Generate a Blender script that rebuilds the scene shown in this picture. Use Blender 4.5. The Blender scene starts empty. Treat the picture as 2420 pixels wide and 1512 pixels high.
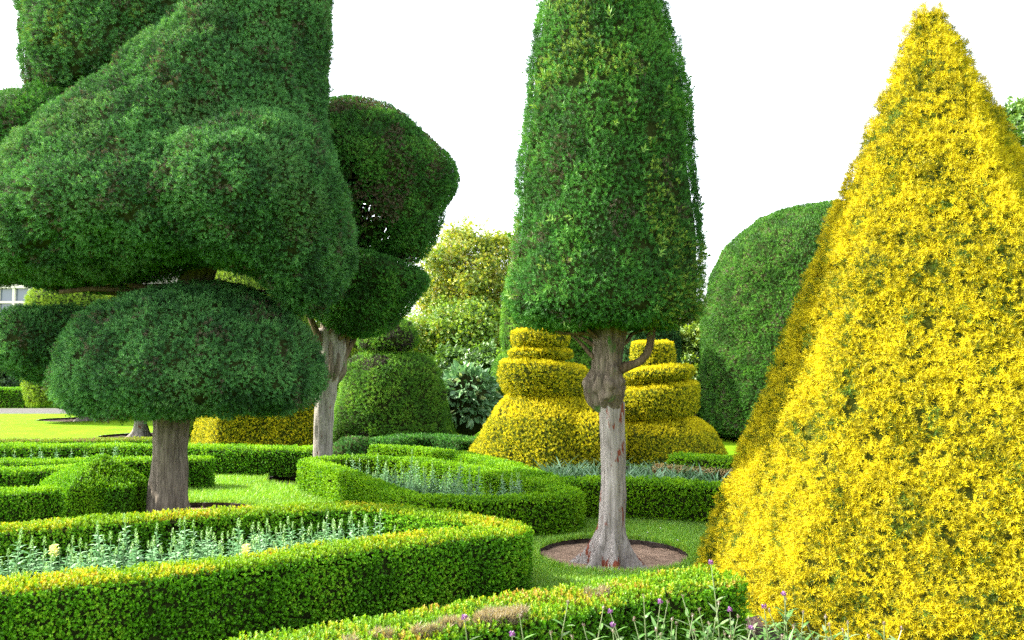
import bpy, bmesh, math, random
import numpy as np
from mathutils import Vector, Matrix
from mathutils.geometry import delaunay_2d_cdt

random.seed(7)
RNG = np.random.default_rng(11)
SC = bpy.context.scene
COL = SC.collection

# ------------------------------------------------------------------ camera, sky, sun, exposure
CAM_H = 1.6
FPX, CX, CY, YH = 1881.0, 1209.5, 756.0, 870.0          # photo measured at 2419 px wide
PITCH = math.atan((YH - CY) / FPX)
cam_data = bpy.data.cameras.new("camera")
cam = bpy.data.objects.new("camera", cam_data)
COL.objects.link(cam)
cam.location = (0, 0, CAM_H)
cam.rotation_euler = (math.radians(90) + PITCH, 0, 0)
cam_data.sensor_width = 36.0
cam_data.lens = 36.0 * FPX / 2419.0
cam_data.clip_end = 2000
cam_data.clip_start = 0.05
SC.camera = cam

SUN_AZ = math.radians(-79)       # measured from +Y (straight ahead) towards +X
SUN_EL = math.radians(36)
sun_dir = Vector((math.sin(SUN_AZ) * math.cos(SUN_EL), math.cos(SUN_AZ) * math.cos(SUN_EL), math.sin(SUN_EL)))
w = bpy.data.worlds.new("World")
SC.world = w
w.use_nodes = True
nt = w.node_tree
bg = nt.nodes["Background"]
sky = nt.nodes.new("ShaderNodeTexSky")
sky.sky_type = 'NISHITA'
sky.sun_disc = False
sky.sun_elevation = SUN_EL
sky.sun_rotation = SUN_AZ
sky.air_density = 1.0
sky.dust_density = 2.0
hs = nt.nodes.new("ShaderNodeHueSaturation")
hs.inputs["Saturation"].default_value = 0.28
hs.inputs["Value"].default_value = 1.6
nt.links.new(sky.outputs[0], hs.inputs["Color"])
nt.links.new(hs.outputs[0], bg.inputs["Color"])
bg.inputs["Strength"].default_value = 0.15
sl = bpy.data.lights.new("sun", 'SUN')
sl.energy = 5.0
sl.angle = math.radians(0.6)
sl.color = (1.0, 0.93, 0.80)
sun = bpy.data.objects.new("sun", sl)
COL.objects.link(sun)
sun.rotation_euler = sun_dir.to_track_quat('Z', 'Y').to_euler()
SC.view_settings.view_transform = 'Standard'
SC.view_settings.look = 'None'
SC.view_settings.gamma = 1
SC.view_settings.exposure = 2.2
SC.cycles.max_bounces = 6
SC.cycles.diffuse_bounces = 3
SC.cycles.transmission_bounces = 3
SC.cycles.transparent_max_bounces = 4
SC.cycles.use_denoising = False
SC.cycles.sample_clamp_indirect = 6.0

# ------------------------------------------------------------------ pixel -> world helpers
_c, _s = math.cos(PITCH), math.sin(PITCH)
def ray(px, py):
    u, v = (px - CX) / FPX, (CY - py) / FPX
    return np.array([u, _c - v * _s, _s + v * _c])
def G(px, py, z=0.0):                 # the point at height z seen at that pixel
    d = ray(px, py)
    t = (z - CAM_H) / d[2]
    return np.array([d[0] * t, d[1] * t, z])
def P(px, py, Y):                     # the point at distance Y seen at that pixel
    d = ray(px, py)
    t = Y / d[1]
    return np.array([d[0] * t, Y, CAM_H + d[2] * t])
def M(Y):
    return Y / FPX                     # metres per pixel at distance Y

# ------------------------------------------------------------------ numpy value noise
def vnoise(p, scale, seed=0):
    q = np.asarray(p, dtype=np.float64) / scale + 1000.0
    i = np.floor(q).astype(np.int64)
    f = q - i
    f = f * f * (3 - 2 * f)
    out = np.zeros(len(q))
    for dx in (0, 1):
        for dy in (0, 1):
            for dz in (0, 1):
                h = ((i[:, 0] + dx) * 374761393 + (i[:, 1] + dy) * 668265263 + (i[:, 2] + dz) * 2147483647 + seed * 144665) & 0xFFFFFFFF
                h = ((h ^ (h >> 13)) * 1274126177) & 0xFFFFFFFF
                h = (h ^ (h >> 16)) & 0xFFFF
                wgt = (f[:, 0] if dx else 1 - f[:, 0]) * (f[:, 1] if dy else 1 - f[:, 1]) * (f[:, 2] if dz else 1 - f[:, 2])
                out += wgt * (h / 65535.0)
    return out

def nrm(a):
    return a / np.maximum(np.linalg.norm(a, axis=1, keepdims=True), 1e-9)

# ------------------------------------------------------------------ mesh assembly
def make_mesh(name, chunks, mats, parent=None, smooth=()):
    """chunks: list of (verts Nx3, faces Mxk, material index, tint Mx3 or None)"""
    V, LS, LV, MI, TN, SM = [], [], [], [], [], []
    vo = lo = 0
    for (v, f, mi, tint) in chunks:
        if len(f) == 0:
            continue
        V.append(v)
        k = f.shape[1]
        LV.append((f + vo).ravel())
        LS.append(lo + np.arange(len(f)) * k)
        lo += len(f) * k
        vo += len(v)
        MI.append(np.full(len(f), mi))
        TN.append(tint if tint is not None else np.full((len(f), 3), 0.05))
        SM.append(np.full(len(f), mi in smooth))
    V = np.concatenate(V); LV = np.concatenate(LV); LS = np.concatenate(LS)
    MI = np.concatenate(MI); TN = np.concatenate(TN); SM = np.concatenate(SM)
    me = bpy.data.meshes.new(name)
    me.vertices.add(len(V)); me.vertices.foreach_set("co", V.astype(np.float32).ravel())
    me.loops.add(len(LV)); me.loops.foreach_set("vertex_index", LV.astype(np.int32))
    me.polygons.add(len(LS)); me.polygons.foreach_set("loop_start", LS.astype(np.int32))
    me.polygons.foreach_set("material_index", MI.astype(np.int32))
    me.polygons.foreach_set("use_smooth", SM)
    at = me.attributes.new("leaf_tint", 'FLOAT_COLOR', 'FACE')
    at.data.foreach_set("color", np.concatenate([TN, np.ones((len(TN), 1))], axis=1).astype(np.float32).ravel())
    for m in mats:
        me.materials.append(m)
    me.update(calc_edges=True)
    o = bpy.data.objects.new(name, me)
    COL.objects.link(o)
    if parent is not None:
        o.parent = parent
        o.matrix_parent_inverse = Matrix.Translation(-Vector(parent.location))
    return o

def tag(o, label=None, cat=None, group=None, kind=None):
    if label: o["label"] = label
    if cat: o["category"] = cat
    if group: o["group"] = group
    if kind: o["kind"] = kind
    return o

def thing(name, loc, label, cat, group=None):
    o = bpy.data.objects.new(name, None)
    o.empty_display_size = 0.2
    o.location = [float(a) for a in loc]
    COL.objects.link(o)
    return tag(o, label, cat, group)

# ------------------------------------------------------------------ materials
def mat_base(name):
    m = bpy.data.materials.new(name)
    m.use_nodes = True
    n = m.node_tree
    n.nodes.clear()
    out = n.nodes.new("ShaderNodeOutputMaterial")
    return m, n, out

def foliage_mat(name, trans=0.3, gloss=0.06, rough=0.4, tboost=(1.25, 1.15, 0.5)):
    m, n, out = mat_base(name)
    a = n.nodes.new("ShaderNodeAttribute"); a.attribute_name = "leaf_tint"
    d = n.nodes.new("ShaderNodeBsdfDiffuse")
    t = n.nodes.new("ShaderNodeBsdfTranslucent")
    g = n.nodes.new("ShaderNodeBsdfGlossy"); g.inputs["Roughness"].default_value = rough
    g.inputs["Color"].default_value = (0.9, 0.95, 0.9, 1)
    mul = n.nodes.new("ShaderNodeMix"); mul.data_type = 'RGBA'; mul.blend_type = 'MULTIPLY'
    mul.inputs["Factor"].default_value = 1.0
    mul.inputs["B"].default_value = (*tboost, 1)
    mul.clamp_result = False
    n.links.new(a.outputs["Color"], mul.inputs["A"])
    n.links.new(a.outputs["Color"], d.inputs["Color"])
    n.links.new(mul.outputs["Result"], t.inputs["Color"])
    m1 = n.nodes.new("ShaderNodeMixShader"); m1.inputs[0].default_value = trans
    n.links.new(d.outputs[0], m1.inputs[1]); n.links.new(t.outputs[0], m1.inputs[2])
    m2 = n.nodes.new("ShaderNodeMixShader"); m2.inputs[0].default_value = gloss
    n.links.new(m1.outputs[0], m2.inputs[1]); n.links.new(g.outputs[0], m2.inputs[2])
    n.links.new(m2.outputs[0], out.inputs[0])
    return m

def ramp_mat(name, stops, scale=6.0, detail=6, stretch=(1, 1, 1), rough=0.9, bump=0.4, bump_scale=None, coord="Object"):
    m, n, out = mat_base(name)
    tc = n.nodes.new("ShaderNodeTexCoord")
    mp = n.nodes.new("ShaderNodeMapping"); mp.inputs["Scale"].default_value = stretch
    n.links.new(tc.outputs[coord], mp.inputs[0])
    no = n.nodes.new("ShaderNodeTexNoise"); no.inputs["Scale"].default_value = scale
    no.inputs["Detail"].default_value = detail; no.inputs["Roughness"].default_value = 0.65
    n.links.new(mp.outputs[0], no.inputs["Vector"])
    r = n.nodes.new("ShaderNodeValToRGB")
    e = r.color_ramp.elements
    while len(e) < len(stops): e.new(0.5)
    for i, (p, c) in enumerate(stops):
        e[i].position = p; e[i].color = (*c, 1)
    n.links.new(no.outputs["Fac"], r.inputs[0])
    b = n.nodes.new("ShaderNodeBsdfPrincipled")
    b.inputs["Roughness"].default_value = rough
    b.inputs["Specular IOR Level"].default_value = 0.03
    n.links.new(r.outputs[0], b.inputs["Base Color"])
    if bump:
        n2 = n.nodes.new("ShaderNodeTexNoise"); n2.inputs["Scale"].default_value = bump_scale or scale * 3
        n2.inputs["Detail"].default_value = 5
        n.links.new(mp.outputs[0], n2.inputs["Vector"])
        bp = n.nodes.new("ShaderNodeBump"); bp.inputs["Strength"].default_value = bump
        bp.inputs["Distance"].default_value = 0.03
        n.links.new(n2.outputs["Fac"], bp.inputs["Height"])
        n.links.new(bp.outputs[0], b.inputs["Normal"])
    n.links.new(b.outputs[0], out.inputs[0])
    return m, n, b, r

MAT_LEAF = foliage_mat("clipped yew foliage", 0.25, 0.012, 0.45)
MAT_BOX = foliage_mat("box leaf", 0.34, 0.012, 0.4)
MAT_GOLD = foliage_mat("golden yew foliage", 0.2, 0.008, 0.45, (1.15, 1.0, 0.5))
MAT_LOOSE = foliage_mat("broad leaf", 0.42, 0.03, 0.4)
MAT_SILVER = foliage_mat("grey green leaf", 0.25, 0.03, 0.4, (1.0, 1.1, 0.7))
MAT_GRASS = foliage_mat("grass blade", 0.3, 0.04, 0.5)
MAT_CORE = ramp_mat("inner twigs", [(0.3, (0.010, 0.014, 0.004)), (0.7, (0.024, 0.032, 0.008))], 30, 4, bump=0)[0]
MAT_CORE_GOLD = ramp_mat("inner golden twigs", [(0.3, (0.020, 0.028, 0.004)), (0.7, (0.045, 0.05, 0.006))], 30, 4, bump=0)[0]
MAT_TWIG = ramp_mat("dry twig", [(0.3, (0.07, 0.045, 0.03)), (0.7, (0.16, 0.11, 0.075))], 20, 4, bump=0)[0]
MAT_SOIL = ramp_mat("bare soil", [(0.25, (0.085, 0.055, 0.038)), (0.5, (0.24, 0.16, 0.11)), (0.75, (0.38, 0.26, 0.18))], 14, 8, bump=0.9, bump_scale=60)[0]
MAT_SOIL_DARK = ramp_mat("damp soil", [(0.25, (0.02, 0.015, 0.012)), (0.75, (0.07, 0.052, 0.045))], 18, 8, bump=0.9, bump_scale=50)[0]
MAT_GRAVEL = ramp_mat("pale gravel", [(0.3, (0.055, 0.053, 0.05)), (0.7, (0.11, 0.107, 0.10))], 25, 8, bump=0.5)[0]
MAT_STONE = ramp_mat("grey stone", [(0.25, (0.13, 0.125, 0.115)), (0.7, (0.32, 0.30, 0.27))], 3, 8, bump=0.7, bump_scale=12)[0]
MAT_FRAME = ramp_mat("pale stone window surround", [(0.3, (0.5, 0.47, 0.4)), (0.7, (0.62, 0.58, 0.5))], 6, 4, bump=0.2)[0]

def lawn_mat():
    m, n, b, r = ramp_mat("mown lawn", [(0.25, (0.064, 0.155, 0.003)), (0.5, (0.096, 0.19, 0.004)), (0.75, (0.135, 0.215, 0.006))], 1.6, 9, bump=0.6, bump_scale=90)
    b.inputs["Roughness"].default_value = 0.95
    return m
MAT_LAWN = lawn_mat()

def bark_mat(name, dark, mid, light, red=None, red_amt=0.62, moss=None):
    m, n, out = mat_base(name)
    tc = n.nodes.new("ShaderNodeTexCoord")
    mp = n.nodes.new("ShaderNodeMapping"); mp.inputs["Scale"].default_value = (1, 1, 0.10)
    n.links.new(tc.outputs["Object"], mp.inputs[0])
    no = n.nodes.new("ShaderNodeTexNoise"); no.inputs["Scale"].default_value = 38; no.inputs["Detail"].default_value = 9
    no.inputs["Roughness"].default_value = 0.7
    n.links.new(mp.outputs[0], no.inputs["Vector"])
    r = n.nodes.new("ShaderNodeValToRGB")
    e = r.color_ramp.elements; e.new(0.5)
    for i, (p, c) in enumerate([(0.30, dark), (0.48, mid), (0.72, light)]):
        e[i].position = p; e[i].color = (*c, 1)
    n.links.new(no.outputs["Fac"], r.inputs[0])
    colour = r.outputs[0]
    def patch(col, scale, stretch, lo, hi, seed):
        nonlocal colour
        mp2 = n.nodes.new("ShaderNodeMapping"); mp2.inputs["Scale"].default_value = (1, 1, stretch)
        mp2.inputs["Location"].default_value = (seed, seed * 2, seed)
        n.links.new(tc.outputs["Object"], mp2.inputs[0])
        n3 = n.nodes.new("ShaderNodeTexNoise"); n3.inputs["Scale"].default_value = scale; n3.inputs["Detail"].default_value = 4
        n.links.new(mp2.outputs[0], n3.inputs["Vector"])
        mr = n.nodes.new("ShaderNodeMapRange"); mr.inputs[1].default_value = lo; mr.inputs[2].default_value = hi
        n.links.new(n3.outputs["Fac"], mr.inputs[0])
        mx = n.nodes.new("ShaderNodeMix"); mx.data_type = 'RGBA'
        n.links.new(mr.outputs[0], mx.inputs["Factor"])
        n.links.new(colour, mx.inputs["A"]); mx.inputs["B"].default_value = (*col, 1)
        colour = mx.outputs["Result"]
    if red: patch(red, 13, 0.33, red_amt, red_amt + 0.03, 3.1)
    if moss: patch(moss, 10, 0.5, 0.60, 0.68, 7.7)
    b = n.nodes.new("ShaderNodeBsdfPrincipled"); b.inputs["Roughness"].default_value = 0.85
    b.inputs["Specular IOR Level"].default_value = 0.03
    n.links.new(colour, b.inputs["Base Color"])
    bp = n.nodes.new("ShaderNodeBump"); bp.inputs["Strength"].default_value = 0.9; bp.inputs["Distance"].default_value = 0.02
    n.links.new(no.outputs["Fac"], bp.inputs["Height"])
    n.links.new(bp.outputs[0], b.inputs["Normal"])
    n.links.new(b.outputs[0], out.inputs[0])
    return m
MAT_BARK_GREY = bark_mat("grey peeling bark", (0.07, 0.06, 0.052), (0.18, 0.16, 0.145), (0.30, 0.275, 0.255), (0.13, 0.038, 0.022), 0.57)
MAT_BARK_SLIM = bark_mat("slim grey bark", (0.065, 0.058, 0.048), (0.165, 0.150, 0.130), (0.27, 0.25, 0.225), (0.12, 0.04, 0.024), 0.655)
MAT_BARK_KNOT = bark_mat("brown knotted bark", (0.025, 0.02, 0.015), (0.085, 0.068, 0.05), (0.19, 0.155, 0.12), None, 0, (0.04, 0.09, 0.02))
MAT_BARK_DARK = bark_mat("dark ridged bark", (0.03, 0.025, 0.02), (0.095, 0.08, 0.064), (0.18, 0.155, 0.125))
MAT_LIMB = bark_mat("brown limb bark", (0.03, 0.022, 0.013), (0.085, 0.060, 0.038), (0.16, 0.115, 0.072))

# ------------------------------------------------------------------ shapes (verts, tris)
def quads_to_tris(q):
    return np.concatenate([q[:, [0, 1, 2]], q[:, [0, 2, 3]]])

def grid_faces(nr, ns, closed=True):
    f = []
    for i in range(nr - 1):
        for j in range(ns if closed else ns - 1):
            k = (j + 1) % ns
            f.append((i * ns + j, i * ns + k, (i + 1) * ns + k, (i + 1) * ns + j))
    return np.array(f, dtype=np.int64)

def loft(rings, ns=40, step=0.09, power=2.0, shear=None, soften=2):
    """rings bottom to top: (x, y, z, rx, ry). Closed at both ends."""
    R = np.array(rings, dtype=float)
    seg = np.linalg.norm(np.diff(R[:, [0, 2, 3]], axis=0), axis=1)
    t = np.concatenate([[0], np.cumsum(seg)])
    n = max(6, int(t[-1] / step))
    tt = np.linspace(0, t[-1], n)
    R = np.stack([np.interp(tt, t, R[:, k]) for k in range(5)], axis=1)
    for _ in range(soften):                                     # soften the profile
        R[1:-1] = 0.25 * R[:-2] + 0.5 * R[1:-1] + 0.25 * R[2:]
    a = np.arange(ns) / ns * 2 * np.pi
    ca, sa = np.cos(a), np.sin(a)
    if power != 2.0:
        k = (np.abs(ca) ** power + np.abs(sa) ** power) ** (-1 / power)
        ca, sa = ca * k, sa * k
    V = np.stack([R[:, None, 0] + R[:, None, 3] * ca, R[:, None, 1] + R[:, None, 4] * sa, np.repeat(R[:, None, 2], ns, 1)], axis=2).reshape(-1, 3)
    T = quads_to_tris(grid_faces(n, ns))
    b, tp = len(V), len(V) + 1
    V = np.vstack([V, R[0, :3], R[-1, :3]])
    j = np.arange(ns); k = (j + 1) % ns
    o = (n - 1) * ns
    T = np.vstack([T, np.stack([np.full(ns, b), k, j], 1), np.stack([np.full(ns, tp), o + j, o + k], 1)])
    if shear:
        V[:, 2] += shear(V)
    return V, T

def px_loft(Y, prof, depth=1.0, **kw):
    """prof top to bottom: (py, px_left, px_right) seen at distance Y"""
    rings = []
    for (py, xl, xr) in reversed(prof):
        a, b = P(xl, py, Y), P(xr, py, Y)
        r = (b[0] - a[0]) / 2
        rings.append(((a[0] + b[0]) / 2, Y, a[2], r, r * depth))
    return loft(rings, **kw)

def ellipsoid(c, r, ns=32, nr=18):
    th = np.linspace(0, np.pi, nr)
    rings = [(c[0], c[1], c[2] - r[2] * math.cos(t), max(r[0] * math.sin(t), 1e-3), max(r[1] * math.sin(t), 1e-3)) for t in th]
    return loft(rings, ns=ns, step=max(r) * 0.12)

def px_ellipsoid(px, py, Y, rpx, rpy, depth):
    c = P(px, py, Y); m = M(Y)
    return ellipsoid(c, (rpx * m, depth, rpy * m))

def union(parts, voxel=0.07, smooth=6):
    """smooth voxel union of closed shapes"""
    vo = 0; V = []; T = []
    for v, t in parts:
        V.append(v); T.append(t + vo); vo += len(v)
    V = np.concatenate(V); T = np.concatenate(T)
    me = bpy.data.meshes.new("tmp")
    me.from_pydata(V.tolist(), [], T.tolist())
    o = bpy.data.objects.new("tmp", me)
    COL.objects.link(o)
    r = o.modifiers.new("r", 'REMESH'); r.mode = 'VOXEL'; r.voxel_size = voxel
    s = o.modifiers.new("s", 'SMOOTH'); s.iterations = smooth; s.factor = 0.5
    dg = bpy.context.evaluated_depsgraph_get()
    ev = o.evaluated_get(dg)
    m2 = ev.to_mesh()
    m2.calc_loop_triangles()
    v = np.empty(len(m2.vertices) * 3); m2.vertices.foreach_get("co", v)
    t = np.empty(len(m2.loop_triangles) * 3, dtype=np.int32); m2.loop_triangles.foreach_get("vertices", t)
    ev.to_mesh_clear()
    bpy.data.objects.remove(o); bpy.data.meshes.remove(me)
    return v.reshape(-1, 3), t.reshape(-1, 3).astype(np.int64)

def vert_normals(V, T):
    fn = np.cross(V[T[:, 1]] - V[T[:, 0]], V[T[:, 2]] - V[T[:, 0]])
    N = np.zeros_like(V)
    for k in range(3):
        np.add.at(N, T[:, k], fn)
    return nrm(N)

def lumpy(V, T, amp=0.03, seed=0, scales=(0.55, 0.2)):
    N = vert_normals(V, T)
    d = (vnoise(V, scales[0], seed) - 0.5) * 2 * amp + (vnoise(V, scales[1], seed + 5) - 0.5) * amp
    return V + N * d[:, None], N

def resample(pts, step):
    pts = np.array(pts, dtype=float)
    seg = np.linalg.norm(np.diff(pts, axis=0), axis=1)
    t = np.concatenate([[0], np.cumsum(seg)])
    n = max(3, int(t[-1] / step) + 1)
    tt = np.linspace(0, t[-1], n)
    return np.stack([np.interp(tt, t, pts[:, k]) for k in range(pts.shape[1])], axis=1)

def chaikin(pts, times=2, closed=False):
    pts = np.array(pts, dtype=float)
    for _ in range(times):
        a = np.vstack([pts, pts[:1]]) if closed else pts
        q = 0.82 * a[:-1] + 0.18 * a[1:]; r = 0.18 * a[:-1] + 0.82 * a[1:]
        n = np.stack([q, r], 1).reshape(-1, pts.shape[1])
        pts = n if closed else np.vstack([pts[:1], n[1:-1], pts[-1:]])
    return pts

def sweep(path, width, H, rnd=0.04, step=0.09, closed=False, bottom=False):
    """a clipped hedge: rounded box section along a ground path (x, y)"""
    path = chaikin(path, 1, closed)
    if closed:
        path = np.vstack([path, path[:1]])
    path = resample(path, step)
    if closed:
        path = path[:-1]
    n = len(path)
    if closed:
        tan = np.roll(path, -1, 0) - np.roll(path, 1, 0)
    else:
        tan = np.gradient(path, axis=0)
    tan /= np.linalg.norm(tan, axis=1, keepdims=True)
    nor = np.stack([-tan[:, 1], tan[:, 0]], 1)
    hw = width / 2
    prof = [(-hw * 0.96, 0.0)]
    for z in np.linspace(0.1, H - rnd, 4): prof.append((-hw, z))
    for a in (30, 60, 90): prof.append((-hw + rnd - rnd * math.cos(math.radians(a)), H - rnd + rnd * math.sin(math.radians(a))))
    for x in np.linspace(-hw + rnd, hw - rnd, 4)[1:-1]: prof.append((x, H))
    for a in (90, 60, 30): prof.append((hw - rnd + rnd * math.cos(math.radians(a)), H - rnd + rnd * math.sin(math.radians(a))))
    for z in np.linspace(H - rnd, 0.1, 4): prof.append((hw, z))
    prof.append((hw * 0.96, 0.0))
    prof = np.array(prof)
    k = len(prof)
    st = []
    sc = np.ones(n)
    pos = path.copy()
    if not closed:                                       # rounded ends
        pre = [path[0] - tan[0] * d for d in (0.07, 0.05)]
        post = [path[-1] + tan[-1] * d for d in (0.05, 0.07)]
        pos = np.vstack([pre, pos, post])
        nor = np.vstack([nor[:1], nor[:1], nor, nor[-1:], nor[-1:]])
        sc = np.concatenate([[0.55, 0.85], sc, [0.85, 0.55]])
    n = len(pos)
    V = np.zeros((n, k, 3))
    V[:, :, :2] = pos[:, None, :] + nor[:, None, :] * (prof[None, :, 0:1] * sc[:, None, None])
    V[:, :, 2] = prof[None, :, 1] * (0.9 + 0.1 * sc[:, None])
    V = V.reshape(-1, 3)
    f = []
    rows = n if closed else n - 1
    for i in range(rows):
        i2 = (i + 1) % n
        for j in range(k - 1):
            f.append((i * k + j, i2 * k + j, i2 * k + j + 1, i * k + j + 1))
        if bottom: f.append((i * k + k - 1, i2 * k + k - 1, i2 * k, i * k))
    T = quads_to_tris(np.array(f))
    if not closed:
        c = []
        for j in range(1, k - 1):
            c.append((0, j, j + 1))
            c.append(((n - 1) * k, (n - 1) * k + j + 1, (n - 1) * k + j))
        T = np.vstack([T, np.array(c)])
    # orient outwards: sides away from the path, ends along it
    mid = np.repeat(pos, k, axis=0)
    fn = np.cross(V[T[:, 1]] - V[T[:, 0]], V[T[:, 2]] - V[T[:, 0]])
    oc = V[T].mean(axis=1)
    od = np.concatenate([oc[:, :2] - mid[T[:, 0]], (oc[:, 2:] - H * 0.5)], axis=1)
    if not closed:
        nc = k - 2
        od[-2 * nc::2] = np.array([*(pos[0] - pos[2]), 0]); od[-2 * nc + 1::2] = np.array([*(pos[-1] - pos[-3]), 0])
    flip = np.sum(fn * od, axis=1) < 0
    T[flip] = T[flip][:, ::-1]
    return V, T

# ------------------------------------------------------------------ leaf sprays
def rotm(ax, ang):
    return np.array(Matrix.Rotation(ang, 3, Vector(ax)))

def leaflet(length, width, fold=0.15):
    return np.array([(0, 0, 0), (width / 2, fold * width, length * 0.5), (0, 0, length), (-width / 2, fold * width, length * 0.5)])

def spray(kind, seed):
    r = random.Random(seed)
    L = []
    if kind == "yew":            # short shoot with needles to both sides
        for i in range(9):
            h = 0.08 + 0.62 * i / 8
            az = i * 2.4 + r.uniform(-0.4, 0.4)
            lf = leaflet(0.46 * r.uniform(0.8, 1.15), 0.125)
            lf = lf @ rotm((1, 0, 0), r.uniform(0.75, 1.15)).T @ rotm((0, 0, 1), az).T
            L.append(lf + np.array([0, 0, h]))
        L.append(leaflet(0.42, 0.13) + np.array([0, 0, 0.6]))
    elif kind == "gold":         # bristly tuft of several small shoots
        for s in range(3):
            ang = r.uniform(0.15, 0.8); az0 = s * 2.1 + r.uniform(-0.4, 0.4)
            for i in range(10):
                h = 0.1 + 0.6 * i / 9
                az = i * 2.4
                lf = leaflet(0.38 * r.uniform(0.8, 1.2), 0.062)
                lf = lf @ rotm((1, 0, 0), r.uniform(0.6, 1.05)).T @ rotm((0, 0, 1), az).T
                lf = lf + np.array([0, 0, h])
                L.append(lf @ rotm((1, 0, 0), ang).T @ rotm((0, 0, 1), az0).T)
    elif kind == "box":          # small oval leaves in pairs
        for i in range(9):
            h = 0.1 + 0.6 * i / 8
            az = (i // 2) * 1.57 + (i % 2) * math.pi + r.uniform(-0.3, 0.3)
            l, wd = 0.36 * r.uniform(0.8, 1.15), 0.22
            lf = np.array([(0, 0, 0), (wd / 2, 0.03, l * 0.45), (0, 0, l), (-wd / 2, 0.03, l * 0.45)])
            lf = lf @ rotm((1, 0, 0), r.uniform(0.5, 1.1)).T @ rotm((0, 0, 1), az).T
            L.append(lf + np.array([0, 0, h]))
    elif kind == "broad":
        for i in range(7):
            h = 0.6 * i / 6
            az = i * 2.4 + r.uniform(-0.4, 0.4)
            lf = leaflet(0.55 * r.uniform(0.7, 1.15), 0.30)
            lf = lf @ rotm((1, 0, 0), r.uniform(0.8, 1.7)).T @ rotm((0, 0, 1), az).T
            L.append(lf + np.array([0, 0, h]))
    elif kind == "twig":         # bare dead twigs
        for i in range(6):
            az = i * 1.05
            lf = leaflet(0.9 * r.uniform(0.7, 1.1), 0.05)
            lf = lf @ rotm((1, 0, 0), r.uniform(0.1, 0.7)).T @ rotm((0, 0, 1), az).T
            L.append(lf)
    return np.array(L)           # K,4,3
SPRAYS = {k: [spray(k, s) for s in range(4)] for k in ("yew", "gold", "box", "broad", "twig")}

def frames(d):
    """random rotation frames whose z axis is d"""
    n = len(d)
    r = RNG.normal(size=(n, 3))
    x = nrm(np.cross(r, d))
    y = np.cross(d, x)
    return np.stack([x, y, d], axis=2)       # columns

def spray_chunk(pos, dirs, size, kind, col, mi, jit=0.18):
    """pos N,3  dirs N,3  size N  col N,3 -> chunk"""
    out = []
    F = frames(dirs)
    pick = RNG.integers(0, 4, len(pos))
    for k in range(4):
        s = pick == k
        if not s.any(): continue
        tpl = SPRAYS[kind][k]
        K = len(tpl)
        v = np.einsum('nij,klj->nkli', F[s], tpl) * size[s][:, None, None, None] + pos[s][:, None, None, :]
        nq = s.sum() * K
        c = np.repeat(col[s], K, axis=0) * (1 + RNG.uniform(-jit, jit, (nq, 1)))
        out.append((v.reshape(-1, 3), np.arange(nq * 4).reshape(-1, 4), mi, c))
    return out

def palette(pos, nor, pal, seed=0, patch=None, clump=0.45):
    """pal: list of (colour, weight). patch: (colour, scale, threshold) for real patches of dead or new growth"""
    n = len(pos)
    wts = np.array([p[1] for p in pal], dtype=float); wts /= wts.sum()
    base = np.array([p[0] for p in pal])
    # clumps: neighbouring sprays lean to the same tone
    u = (1 - clump) * RNG.random(n) + clump * np.clip((vnoise(pos, 0.22, seed) - 0.2) / 0.6, 0, 1)
    order = np.argsort(np.argsort(u)) / max(n, 1)
    idx = np.searchsorted(np.cumsum(wts), order, side='right').clip(0, len(pal) - 1)
    col = base[idx].copy()
    if patch:
        for (pc, sc, th, pr) in patch:
            m = (vnoise(pos, sc, seed + 9) > th) & (RNG.random(n) < pr)
            col[m] = pc
    return col

def sample(V, T, dens):
    a, b, c = V[T[:, 0]], V[T[:, 1]], V[T[:, 2]]
    fn = np.cross(b - a, c - a)
    ar = np.linalg.norm(fn, axis=1) / 2
    n = int(ar.sum() * dens)
    cs = np.cumsum(ar)
    i = np.searchsorted(cs, RNG.random(n) * cs[-1]).clip(0, len(T) - 1)
    u, v = RNG.random(n), RNG.random(n)
    f = u + v > 1
    u[f], v[f] = 1 - u[f], 1 - v[f]
    p = a[i] + (b - a)[i] * u[:, None] + (c - a)[i] * v[:, None]
    return p, i

def in_view(p, margin=1.25):
    d = p - np.array([0, 0, CAM_H])
    dep = d[:, 1] * _c + d[:, 2] * _s
    vv = -d[:, 1] * _s + d[:, 2] * _c
    return (dep > 0.3) & (np.abs(d[:, 0]) < margin * dep * CX / FPX) & (np.abs(vv) < margin * dep * CY / FPX)

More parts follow.
